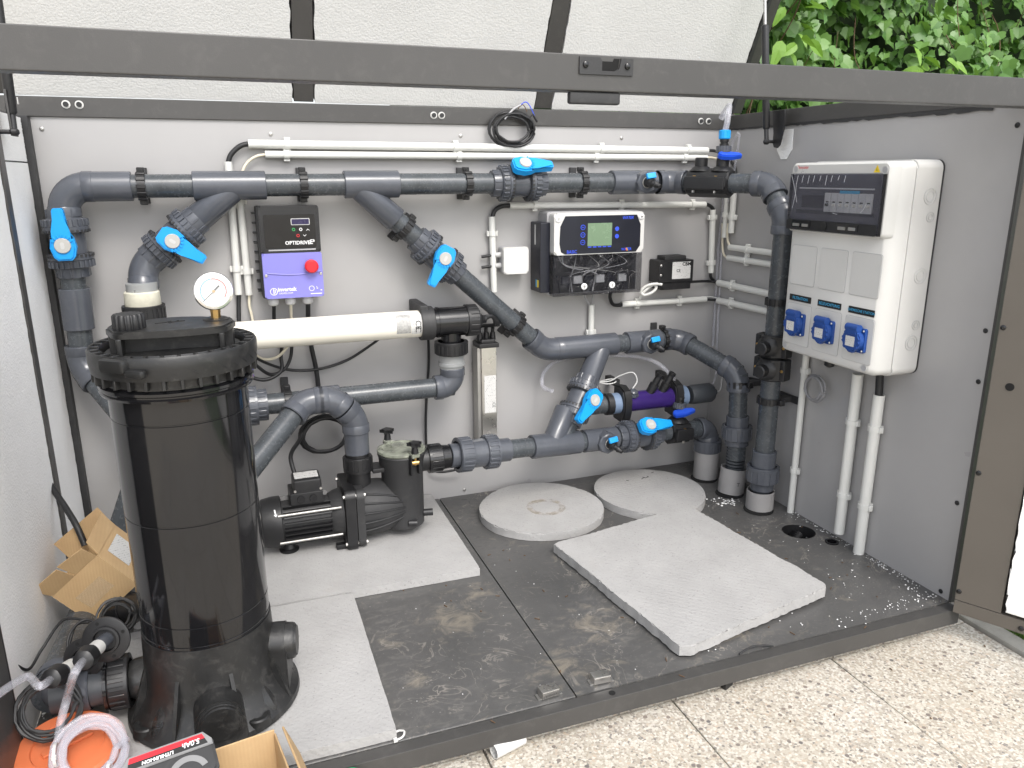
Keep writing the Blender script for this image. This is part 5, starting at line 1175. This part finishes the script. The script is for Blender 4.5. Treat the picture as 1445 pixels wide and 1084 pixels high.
for k in range(3):
    xc = -.088 + .094 * k
    for nm, y0, y1 in (('blank_plate', -.052, .039), ('socket_plate', -.193, -.096)):
        g = G(); g.prism(rrect(xc - .0405, y0, xc + .0405, y1, .005), .1237, .1246, MB_); bp_ = part(nm + '_groove', g, 'grey_plastic', db)
        g = G(); g.prism(rrect(xc - .0398, y0 + .0007, xc + .0398, y1 - .0007, .0045), .1238, .1253, MB_, bev=.0006); pl_ = part(nm, g, 'white', db)
    g = G(); g.prism(rrect(xc - .036, -.0905, xc + .036, -.076, .0008), .1239, .1247, MB_); tg = part('name_strip', g, 'black_print', db)
    text('name_text', ('FILTRATION', 'BELEUCHTUNG', 'CHEMISCHE STATION')[k], (.0092, .0092, .0078)[k], MB_ @ TR((xc, -.0835, .1249)), 'cyan_print', tg, bold=.0001)
    Ms = MB_ @ TR((xc, -.143, .1253))
    g = G(); g.prism(rrect(-.026, -.026, .026, .026, .005), 0, .007, Ms, bev=.0015); so_ = part('socket_flange', g, 'socket_blue', db)
    g = G(); g.prism([(.025 * cos(a), .025 * sin(a)) for a in [2 * pi * j / 36 for j in range(36)]], .007, .021, Ms, bev=.003); g.box((0, -.0245, .013), (.012, .006, .011), Ms, bev=.002); part('socket_lid', g, 'socket_blue', db)
    g = G(); g.cyl(Ms @ V((-.017, .026, .015)), Ms @ V((.017, .026, .015)), .0085, seg=20); g.box((0, .019, .017), (.03, .014, .012), Ms, bev=.003); part('socket_hinge', g, 'socket_blue', db)
    g = G(); g.prism(rrect(-.0125, -.013, .0125, .0085, .001), .0211, .0216, Ms); part('socket_sticker', g, 'fine_print', db)
    for q in ((-.0215, .0215), (.0215, .0215), (-.0215, -.0215), (.0215, -.0215)): screw(Ms @ V((*q, .0072)), (-1, 0, 0), .0025, 'steel', db)
for x, y in ((-.13, .208), (.129, .205), (-.126, -.201), (.124, -.201)):
    zc = .1342 if y > 0 else .1237
    g = G(); g.ring(MB_ @ V((x, y, zc)), MB_ @ V((x, y, zc + .001)), .008, .0062, 22); sr = part('screw_well', g, 'clip_grey', db)
    g = G(); g.cyl(MB_ @ V((x, y, zc)), MB_ @ V((x, y, zc + .0006)), .0062, seg=20); part('screw_cap', g, 'grey_plastic', db)
g = G(); g.prism([(.1, .2), (.117, .2), (.1085, .2145)], .1343, .1346, MB_); wt = part('warning_triangle', g, 'yellow', db)
g = G(); g.prism([(.1072, .2035), (.1098, .2035), (.1078, .2075), (.1088, .2105), (.1068, .2068), (.108, .2066)], .1347, .1349, MB_); part('bolt_mark', g, 'black_print', db)
text('brand_text', 'Doncolor', .0095, MB_ @ TR((-.108, .2115, .1344)), 'red_print', db, bold=.0001, shear=.2)
g = G(); g.prism(rrect(-.118, .198, -.094, .2065, .0005), .1343, .1345, MB_); part('rating_label', g, 'fine_print', db)
for px_, z, r in ((.03, .833, .0165), (.022, .792, .0105), (.028, .673, .0165), (.022, .569, .0105), (.028, .531, .0165)):   # knock-outs on the side
    p = V((W - px_, -.7492, z)); d = V((0, -1, 0))
    for rr_ in ((r, r * .66) if r > .012 else (r, r * .55)):
        g = G(); g.ring(p, p + d * .0012, rr_, rr_ - .0012, 32); part('knockout_ring', g, 'clip_grey', db)
for q in ((1.725,-0.601,0.43), (1.725,-0.667,0.444)):
    g = G(); g.rev([(0, .019), (.008, .018), (.012, .015)], (q[0], q[1], .462), -Z, 20); part('gland', g, 'white', db)
# grey cable coil and plug under the box
q = (1.711,-0.488,0.364); Mk = RIGHT(q[1], q[2], W - .03)
coil('cable_coil', 'small grey cable coil hanging under the distribution box', 'cable coil', q, Mk, .027, .034, 6, .0026, 'lead_grey', jit=.003)
g = G(); a = V((1.711,-0.527,0.431)); g.rev([(0, .012), (.02, .012), (.024, .006)], a + Z * .02, (0, .1, -1), 14); g.box((a.x, a.y, a.z + .026), (.024, .02, .016), bev=.003); single('plug', g, 'black', 'black plug hanging under the distribution box beside the grey coil', 'plug', tuple(a))

# ------------------------------------------------------------------ foam slabs on the floor
def slab_poly(poly, z0, z1, jag=.0015, step=.008, bev=.002):
    g = G(); out = []
    for i in range(len(poly)):
        a, b_ = V((*poly[i], 0)), V((*poly[(i + 1) % len(poly)], 0)); L = (b_ - a).length; n = max(1, int(L / step)); nn = V((-(b_ - a).y, (b_ - a).x, 0)).normalized(); w_ = 0.
        for k in range(n):
            w_ = w_ * .6 + random.uniform(-jag, jag) * .7; q = a + (b_ - a) * (k / n) + (nn * w_ if k else V((0, 0, 0))); out.append((q.x, q.y))
    g.prism(out, z0, z1, None, bev=bev); return g
def slab(label, poly, z0, z1, tilt=None, **k):
    g = slab_poly(poly, z0, z1, **k); c_ = (sum(p[0] for p in poly) / len(poly), sum(p[1] for p in poly) / len(poly), z0)
    if tilt:
        for v in g.bm.verts: v.co.z += (v.co.x - c_[0]) * tilt[0] + (v.co.y - c_[1]) * tilt[1]
    return single('foam_slab', g, 'slab', label, 'foam slab', c_, 'grey foam slabs')
slab('grey foam slab under the pump', [(.13, -.447), (.842, -.452), (.845, -.008), (.13, -.008)], .001, .02, jag=.0005)
slab('grey foam slab under the black filter', [(.115, -.902), (.553, -.905), (.556, -.457), (.115, -.455)], .001, .0195, jag=.0005)
slab('large loose square foam slab lying askew on the floor', [(1.041, -.412), (1.096, -.878), (1.115, -.886), (1.498, -.81), (1.508, -.797), (1.463, -.345), (1.45, -.342)], .006, .028, tilt=(.008, -.004), jag=.0025)
def round_slab(label, c_, r, sy):
    poly = []
    for k in range(90):
        a = 2 * pi * k / 90; q = r * (1 + .012 * sin(3 * a + c_[0] * 9) + random.uniform(-.004, .004)); poly.append((c_[0] + q * cos(a), c_[1] + q * sy * sin(a)))
    return slab(label, poly, .001, .022, step=1, bev=.003)
rs_ = round_slab('left round foam slab with a faint yellow ring stain', (1.098, -.195), .166, .98)
m, n, b, c = newmat('ring_stain'); b.inputs['Base Color'].default_value = (.38, .29, .16, 1); b.inputs['Roughness'].default_value = .9
ra = ramp(n, [(.4, 0.), (.8, .3)]); n.links.new(noise(n, c, 45, 6), ra.inputs[0]); n.links.new(ra.outputs[0], b.inputs['Alpha'])
g = G(); g.ring((.01, -.01, .0214), (.01, -.01, .0217), .052, .036, 40); me = g.mesh('ring_stain'); me.materials.append(MATS['ring_stain']); o = bpy.data.objects.new('ring_stain', me); COL.objects.link(o); o.parent = rs_
round_slab('right round foam slab with pen marks, near the floor sleeves', (1.425, -.202), .152, 1.05)
g = G()
for x, y, a, L in ((.0, 0, .5, .014), (.006, .004, 2., .01), (.014, .002, .3, .012), (.02, .006, 1.7, .008), (.05, .03, .4, .01), (-.05, .0, 2.2, .008)): g.box((0, 0, 0), (L, .0018, .0006), TR((1.45 + x, -.12 + y, .0226)) @ Matrix.Rotation(a, 4, 'Z'))
single('pen_marks', g, 'black_print', 'black pen scribble on the right round foam slab', 'pen marks', (1.45, -.12, .0226))
# drain opening: collar and ribbed hose below
dn = thing('drain_duct', 'dark round floor opening with ribbed black hose and orange rim', 'drain duct', (1.67, -.525, -.07))
g = G(); g.ring((1.67, -.525, -.07), (1.67, -.525, -.0012), .0425, .0405, 36); part('collar', g, 'black', dn)
g = G(); g.cyl((1.67, -.525, -.0735), (1.67, -.525, -.072), .0405); part('shaft_bottom', g, 'sleeve_hole', dn)
g = G()
for k in range(9): p = V((1.655 + .005 * k, -.51 + .003 * k, -.052 + .003 * k)); g.rev([(0, .014), (.0015, .017), (.003, .014)], p, (.8, .3, .4), 18)
g.tube([(1.64, -.52, -.06), (1.70, -.495, -.028)], .013, 14); part('ribbed_hose', g, 'rubber', dn)
g = G(); g.tube(spline([(1.645, -.555, -.05), (1.66, -.54, -.04), (1.68, -.53, -.045)], 6), .006, 10); part('orange_pipe', g, 'orange', dn)
gm = thing('floor_grommet', 'small black rubber grommet in the floor by the right conduit', 'grommet', (1.705, -.603, 0))
g = G(); g.ring((1.705, -.603, -.012), (1.705, -.603, .0025), .0165, .011, 28); part('rim', g, 'black_gloss', gm)
g = G(); g.cyl((1.705, -.603, -.019), (1.705, -.603, -.018), .0128); part('hole', g, 'sleeve_hole', gm)

# ------------------------------------------------------------------ clutter at the lower left
# cardboard box leaning on the floor pipe
cbx = thing('cardboard_box', 'open brown cardboard box with white label leaning between foam wall and filter', 'cardboard box', (.07, -.42, .12))
B_ = V((.098, -.5, .213)); eu_, ev_, ew_ = V((.049, -.004, -.056)).normalized(), V((-.085, .018, -.076)).normalized(), V((.02, .129, .009)).normalized()
Lu_, Lv_, Lw_ = .09, .116, .115
def bp3(a, b_, c_): return B_ + eu_ * a + ev_ * b_ + ew_ * c_
def board(pts, name, t=.0016, m='cardboard', par=None):
    n_ = (pts[1] - pts[0]).cross(pts[2] - pts[0]).normalized() * t; g = G(); g.quad(pts); g.quad([p - n_ for p in pts][::-1])
    for k in range(len(pts)): g.quad([pts[k], pts[k - 1], pts[k - 1] - n_, pts[k] - n_])
    return part(name, g, m, par or cbx)
board([bp3(0, 0, 0), bp3(0, Lv_, 0), bp3(Lu_, Lv_, 0), bp3(Lu_, 0, 0)], 'side')
board([bp3(0, 0, 0), bp3(Lu_, 0, 0), bp3(Lu_, 0, Lw_), bp3(0, 0, Lw_)], 'side')
board([bp3(Lu_, 0, 0), bp3(Lu_, Lv_, 0), bp3(Lu_, Lv_, Lw_), bp3(Lu_, 0, Lw_)], 'bottom'); board([bp3(0, Lv_, 0), bp3(0, Lv_, Lw_), bp3(Lu_, Lv_, Lw_), bp3(Lu_, Lv_, 0)], 'side'); board([bp3(0, 0, Lw_), bp3(Lu_, 0, Lw_), bp3(Lu_, Lv_, Lw_), bp3(0, Lv_, Lw_)], 'side')
board([bp3(0, .002, 0), bp3(-.03, .0, -.012), bp3(-.036, Lv_ * .45, -.016), bp3(-.001, Lv_ * .48, 0)], 'flap'); board([bp3(0, Lv_ * .5, 0), bp3(-.034, Lv_ * .47, -.02), bp3(-.036, Lv_, -.02), bp3(0, Lv_ * .99, 0)], 'flap')
board([bp3(0, 0, .003), bp3(-.03, -.004, .006), bp3(-.034, -.002, Lw_), bp3(0, 0, Lw_ * .98)], 'flap'); board([bp3(0, .003, Lw_), bp3(-.045, .0, Lw_ + .012), bp3(-.05, Lv_, Lw_ + .014), bp3(0, Lv_ * .98, Lw_)], 'flap')
board([bp3(.012, -.0012, .03), bp3(.060, -.0012, .03), bp3(.060, -.0012, .092), bp3(.012, -.0012, .092)], 'label', .0003, 'fine_print')
g = G(); g.quad([bp3(.03, .03, -.0012), bp3(.062, .028, -.0012), bp3(.064, .09, -.0012), bp3(.03, .092, -.0012)]); part('tape', g, 'tape', cbx)
cable('thick grey-black cable rising from the cardboard box along the foam wall', [(0.062,-0.4,0.192), (0.049,-0.38,0.227), (0.027,-0.34,0.253), (0.016,-0.32,0.263), (-0.005,-0.28,0.281)], .006)
# orange float lid
og = thing('orange_lid', 'round orange plastic lid on the floor in the lower left corner', 'lid', (.06, -.80, .02))
oc = V((.075, -.805, .028))
g = G(); g.rev([(0, .07), (.004, .074), (.024, .073), (.028, .069), (.0285, .05), (.025, .048), (.0255, .0001)], oc, (.05, -.1, 1), 52); part('disc', g, 'orange', og)
g = G(); g.box((0, 0, .0275), (.07, .014, .005), TR(oc) @ Matrix.Rotation(.5, 4, 'Z'), bev=.002); part('grip', g, 'orange', og)
# probes: two dosing injection tips with black discs
def probe(label, a, b_, R, disc_at):
    a, b_ = V(a), V(b_); d = (b_ - a).normalized(); L = (b_ - a).length
    T = thing('dosing_probe', label, 'probe', a, group='dosing probes')
    g = G(); q = a + d * (L * disc_at); g.rev([(0, R), (.004, R), (.005, R * .9), (.0055, R * .62), (.009, R * .6), (.0095, R * .5), (.002, R * .48)], q, -d, 44); f_ = part('flange_disc', g, 'black', T)
    for k in range(4):
        F = along(q, -d); g = G(); g.cyl(F @ V((.0052, R * .8 * cos(k * pi / 2 + .4), R * .8 * sin(k * pi / 2 + .4))), F @ V((.0058, R * .8 * cos(k * pi / 2 + .4), R * .8 * sin(k * pi / 2 + .4))), .0028, seg=10); part('bolt_hole', g, 'sleeve_hole', f_)
    g = G(); g.cyl(a, b_, .0112, seg=22); part('shaft', g, 'fitting', T)
    g = G(); m1 = a + d * L * .28; g.cyl(m1, m1 + d * .024, .0115, seg=22); part('sleeve_label', g, 'white', T)
    g = G(); g.rev([(0, .008), (.004, .0145), (.026, .0162), (.028, .012)], a - d * .004, d, 22, wob=lambda t: 1 + .03 * cos(16 * t)); part('end_nut', g, 'black', T); return a, d
pa, pd_ = probe('front dosing probe with black flange disc and clear hose', (0.115,-0.81,0.192), (0.138,-0.7,0.164), .036, .8)
pb, pe_ = probe('rear dosing probe with black flange disc, lower left of the pair', (0.068,-0.8,0.166), (0.103,-0.69,0.13), .032, .82)
hose('clear hose hanging from the front probe down onto the orange lid', [pa - pd_ * .0, pa - pd_ * .03 + V((0, -.01, -.004)), (0.082,-0.79,0.123), (0.073,-0.81,0.097), (0.07,-0.83,0.076), (0.071,-0.84,0.059)], .006)
hose('clear hose from the rear probe leaving towards the left door post', [pb, pb - pe_ * .03, (0.035,-0.78,0.165), (0.023,-0.82,0.18), (0.012,-0.86,0.191)], .006)
q = V((.112, -.845, .062)); Mk = frame(q, (1, .2, .0), (-.1, .62, .7))
coil('hose_coil', 'coil of clear hose with white cable ties lying on the orange lid', 'hose coil', q, Mk, .033, .050, 6, .0042, 'clear', jit=.003)
for a in (2.9, 5.2):
    p = Mk @ V((.043 * cos(a), .043 * sin(a), .006)); g = G(); g.ring(p - V((.002, 0, 0)), p + V((.002, 0, 0)), .0165, .0155, 16); g.box((p.x, p.y - .014, p.z + .006), (.006, .005, .005)); single('cable_tie', g, 'white', 'white cable tie on the left of the clear hose coil' if a < 4 else 'white cable tie on the right of the clear hose coil', 'cable tie', tuple(p))
q = V((0.057,-0.79,0.111)); Mk = frame(q, (1, .15, .1), (-.1, .5, .8))
coil('cable_coil', 'coil of black probe cable leaning at the thick floor elbow', 'cable coil', tuple(q), Mk, .032, .045, 6, .0024, 'rubber', jit=.003)
q = V((0.135,-0.62,0.15)); Mk = frame(q, (1, .15, .1), (-.1, .6, .8))
coil('cable_coil', 'coil of black probe cable behind the front probe disc', 'cable coil', tuple(q), Mk, .02, .032, 5, .002, 'rubber', jit=.003)
cable('thin black probe cable looping across the thick floor pipe', [(0.104,-0.68,0.146), (0.06,-0.66,0.104), (0.07,-0.62,0.144), (0.091,-0.62,0.149), (0.051,-0.6,0.15), (0.018,-0.62,0.115), (0.004,-0.66,0.105), (-0.004,-0.7,0.146)], .0024)
cable('thin black probe cable arching above the front probe', [(0.124,-0.66,0.156), (0.091,-0.64,0.165), (0.07,-0.66,0.155), (0.067,-0.68,0.129), (0.082,-0.7,0.131)], .0024)
# open cardboard box with a tool battery in front of the cabinet
fb = thing('cardboard_box', 'small open cardboard box at the bottom edge holding a tool battery', 'cardboard box', (.27, -1.02, -.06))
Mf = TR((.276, -1.02, -.06)) @ Matrix.Rotation(.16, 4, 'Z'); hx, hy, hz = .105, .07, .155
for c_, sz, nm in (((0, hy, hz / 2), (2 * hx, .003, hz), 'side'), ((0, -hy, hz / 2), (2 * hx, .003, hz * .7), 'side'), ((hx, 0, hz / 2 - .002), (.003, 2 * hy - .004, hz - .006), 'end'), ((-hx, 0, hz / 2 - .004), (.003, 2 * hy - .004, hz - .012), 'end'), ((0, 0, .004), (2 * hx - .004, 2 * hy - .004, .003), 'bottom')):
    g = G(); g.box(c_, sz, Mf, bev=.0008, seg=1); part(nm, g, 'cardboard', fb)
g = G(); g.box((hx + .012, 0, hz - .03), (.003, 2 * hy - .01, .06), Mf @ TR((hx, 0, hz)) @ Matrix.Rotation(-.35, 4, 'Y') @ TR((-hx, 0, -hz)), bev=.0008, seg=1); part('flap', g, 'cardboard', fb)
bt = thing('tool_battery', 'grey tool battery pack with red stripe lying in the small box', 'battery', (.23, -1.0, .04))
Mbt = TR((.232, -.985, .098)) @ Matrix.Rotation(.2, 4, 'Z') @ Matrix.Rotation(radians(28), 4, 'X')
g = G(); g.prism([(-.058, -.02), (-.05, -.03), (.05, -.03), (.058, -.02), (.058, .018), (.048, .032), (-.048, .032), (-.058, .018)], -.03, .03, Mbt, bev=.004); part('case', g, 'black_matte', bt)
mat('battery_grey', (.2, .2, .2), .5)
g = G(); g.prism([(-.056, .010), (.056, .010), (.056, .018), (.047, .0305), (-.047, .0305), (-.056, .018)], .0305, .033, Mbt, bev=.001); part('rim', g, 'battery_grey', bt)
g = G(); g.prism([(-.05, .013), (.05, .013), (.045, .0275), (-.045, .0275)], .0332, .0336, Mbt); part('badge', g, 'black_print', bt)
g = G(); g.prism([(-.0475, .0205), (.0475, .0205), (.045, .0275), (-.045, .0275)], .0337, .034, Mbt); part('red_stripe', g, 'red', bt)
MtU = Mbt @ TR((0, .0175, .0342)) @ Matrix.Rotation(pi, 4, 'Z')
text('capacity_text', '5.0Ah', .0095, MtU @ TR((-.03, -.002, 0)), 'white_print', bt, bold=.0002, shear=.2); text('type_text', 'LITHIUM-ION', .0065, MtU @ TR((.012, .0015, 0)), 'white_print', bt, bold=.0002, shear=.2)
g = G(); g.prism(arc(.3, pi - .3, .018, .026, 0), .0302, .031, Mbt @ TR((.02, -.02, 0))); part('release_button', g, 'battery_grey', bt)
# odds and ends
g = G(); a, b_ = V((0.707,-0.936,-0.045)), V((0.764,-0.92,-0.045)); g.ring(a, b_, .0125, .0108, 26); single('pipe_offcut', g, 'white', 'white pipe offcut poking out from under the cabinet\'s front edge', 'pipe offcut', tuple(a))
gcp = thing('bottle_cap', 'green plastic cap at the bottom edge in front of the cabinet', 'cap', (.474, -.99, .0))
g = G(); g.rev([(0, .019), (.002, .02), (.014, .0195), (.017, .016), (.0175, .0001)], (.470, -.957, -.016), Z, 30, wob=lambda a: 1 + .015 * cos(24 * a)); part('cap', g, 'green_cap', gcp)
g = G(); g.cyl((.470, -.957, -.06), (.470, -.957, -.016), .017); part('neck', g, 'white', gcp)
g = G(); a = V((0.55,-0.909,0.002)); g.tube(spline([a, a + V((.012, .002, .002)), a + V((.017, .012, .003)), a + V((.010, .018, .002)), a + V((.002, .016, .002))], 6), .0018, 8); g.box((a.x, a.y, a.z + .001), (.006, .006, .005)); single('cable_tie', g, 'white', 'cut white cable tie on the floor at the filter slab corner', 'cable tie', tuple(a))
cable('short black cable offcut on the floor near the front rail', [(1.207,-0.911,0.003), (1.233,-0.907,0.008), (1.259,-0.909,0.008), (1.283,-0.913,0.003)], .0018)
g = G(); g.rev([(0, .012), (.003, .014), (.012, .014)], (1.18,-0.907,-0.053), (.4, -.9, .0), 18); single('hose_end', g, 'rubber', 'black ribbed hose end under the cabinet\'s front rail', 'hose', (1.18,-0.907,-0.053))
# foam crumbs along the right wall and a few on the floor
g = G()
def crumb(x, y, s, z=0.001):
    r = bmesh.ops.create_icosphere(g.bm, subdivisions=1, radius=s)
    for v in r['verts']: v.co = V((v.co.x * random.uniform(.6, 1.4) + x, v.co.y * random.uniform(.6, 1.4) + y, max(0, v.co.z) * .7 + z))
for k in range(150):
    t = random.random() ** .6; y = -.40 - .49 * t; x = W - .004 - abs(random.gauss(0, .012 + .02 * (t > .85))); crumb(x, y, random.uniform(.0006, .0022))
for k in range(150): crumb(random.uniform(1.05, 1.73), random.uniform(-.9, -.3), random.uniform(.0006, .0018))
for k in range(60): crumb(random.uniform(1.45, 1.735), -.885 + random.gauss(0, .012), random.uniform(.0006, .002))
for k in range(40): crumb(1.6 + random.gauss(0, .02), -.31 + random.gauss(0, .014), random.uniform(.001, .004))
for k in range(70): crumb(random.uniform(.57, 1.3), random.uniform(-.9, -.1), random.uniform(.0005, .0013))
for k in range(90): crumb(.004 + abs(random.gauss(0, .006)), random.uniform(-.76, -.05), random.uniform(.001, .0035))
struct('foam_crumbs', g, 'eps_crumb', 'stuff')
g = G()
for k in range(60):
    x, y = (random.uniform(.57, 1.7), random.uniform(-.93, -.35)); a = random.uniform(0, 6.3); g.box((0, 0, 0), (random.uniform(.003, .012), .0016, .0012), TR((x, y, .0012)) @ Matrix.Rotation(a, 4, 'Z'))
for k in range(12):
    x, y = random.uniform(1.0, 1.8), random.uniform(-1.3, -.95); g.box((0, 0, 0), (random.uniform(.003, .008), .002, .0015), TR((x, y, -.058)) @ Matrix.Rotation(random.uniform(0, 6), 4, 'Z'))
struct('drill_shavings', g, 'twig', 'stuff')

# ------------------------------------------------------------------ leafy hedge behind the right wall
hg = thing('ivy_hedge', 'dense green hedge of lobed leaves behind the cabinet\'s right wall', 'hedge', (2.9, .9, -.06))
def leaf_shape(rnd, young=False):
    if young: prof = [(0, 0), (.16, .12), (.24, .35), (.2, .6), (.1, .85), (0, 1.05)]
    else: prof = [(0, 0), (.2, -.1), (.42, -.02), (.56, .16), (.5, .34), (.56, .52), (.4, .66), (.2, .82), (0, 1.0)]
    prof = [(x * rnd.uniform(.9, 1.1), y * rnd.uniform(.95, 1.05)) for x, y in prof]; fold = rnd.uniform(.1, .35); curl = rnd.uniform(-.3, .1)
    vs = []; fs = []; n = len(prof)
    mid = [(0, y) for _, y in prof]
    for s in (1, -1):
        o_ = len(vs)
        for x, y in prof: vs.append((s * x, y, abs(x) * fold + curl * y * y))
        c_ = len(vs); vs.append((0, .35, curl * .12))
        for k in range(n - 1): fs.append((o_ + k, o_ + k + 1, c_) if s > 0 else (o_ + k + 1, o_ + k, c_))
    return vs, fs
rl = random.Random(3); LM = []; LY = []
for k in range(6):
    me = bpy.data.meshes.new('leaf'); vs, fs = leaf_shape(rl); me.from_pydata([(x * .047, y * .047, z * .047) for x, y, z in vs], [], fs); me.materials.append(MATS['leaf']); LM.append((me, vs, fs))
    for p in me.polygons: p.use_smooth = True
for k in range(3):
    me = bpy.data.meshes.new('leaf'); vs, fs = leaf_shape(rl, True); me.from_pydata([(x * .075, y * .075, z * .075) for x, y, z in vs], [], fs); me.materials.append(MATS['leaf_young']); LY.append((me, vs, fs))
inv = LOC[hg.name].inverted()
def surf(x, z): return .62 + .35 * sin(x * 2.1 + 1) * .4 + .10 * sin(x * 7 + z * 5) + .08 * sin(z * 9 - x * 4) + .16 * (z - 1.3)
def leaf_mat(x, y, z, s, rr):
    E = Euler((radians(58) + rr.gauss(0, .45), rr.gauss(0, .35), rr.gauss(0, .7)), 'XYZ').to_matrix().to_4x4()
    return TR((x, y, z)) @ E @ Matrix.Rotation(pi + rr.gauss(0, .5), 4, 'Z') @ Matrix.Scale(s, 4)
for k in range(285):
    x = rl.uniform(1.95, 3.75); z = rl.uniform(1.0, 1.72); y = surf(x, z) - rl.uniform(.0, .12)
    o = bpy.data.objects.new('leaf', rl.choice(LM)[0]); COL.objects.link(o); o.parent = hg; o.matrix_local = inv @ leaf_mat(x, y, z, rl.uniform(.75, 1.3), rl)
for px_, py_, pz_, cnt in ((2.2, .33, 1.33, 5), (2.33, .45, 1.38, 4), (2.85, .36, 1.22, 6), (3.0, .42, 1.24, 4)):
    for k in range(cnt):
        o = bpy.data.objects.new('leaf', rl.choice(LY)[0]); COL.objects.link(o); o.parent = hg
        o.matrix_local = inv @ leaf_mat(px_ + rl.gauss(0, .035), py_ + rl.gauss(0, .02), pz_ + rl.gauss(0, .045), rl.uniform(.8, 1.3), rl)
vs_, fs_ = [], []
for k in range(14000):
    x = rl.uniform(1.5, 5.2); z = rl.uniform(.4, 2.9); y = surf(x, z) + abs(rl.gauss(0, .11)) - .03; M = leaf_mat(x, y, z, rl.uniform(.7, 1.25) * .045, rl); me, vv, ff = rl.choice(LM); o_ = len(vs_)
    vs_ += [tuple(M @ V(v)) for v in vv]; fs_ += [tuple(i + o_ for i in f) for f in ff]
me = bpy.data.meshes.new('foliage'); me.from_pydata(vs_, [], fs_); me.transform(inv); me.materials.append(MATS['leaf']); o = bpy.data.objects.new('foliage', me); COL.objects.link(o); o.parent = hg; o['kind'] = 'stuff'
for k in range(22):
    x = rl.uniform(1.9, 3.8); z0 = rl.uniform(.6, 1.2); dx = rl.uniform(-.1, .35); p = [V((x + dx * t, surf(x, z0 + .7 * t) - .02 + .05 * sin(t * 5 + k), z0 + .7 * t)) for t in (0, .25, .5, .75, 1)]
    g = G(); g.tube(spline(p, 4), lambda t: .0028 * (1 - .6 * t), 6); part('stem', g, 'twig', hg)
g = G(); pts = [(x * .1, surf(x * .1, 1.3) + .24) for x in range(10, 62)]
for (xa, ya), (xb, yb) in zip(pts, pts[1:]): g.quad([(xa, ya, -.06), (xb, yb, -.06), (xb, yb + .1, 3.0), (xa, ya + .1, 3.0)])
part('shade_backing', g, 'hedge_dark', hg)  # dark backing sheet, its colour standing in for shade deep inside the hedge
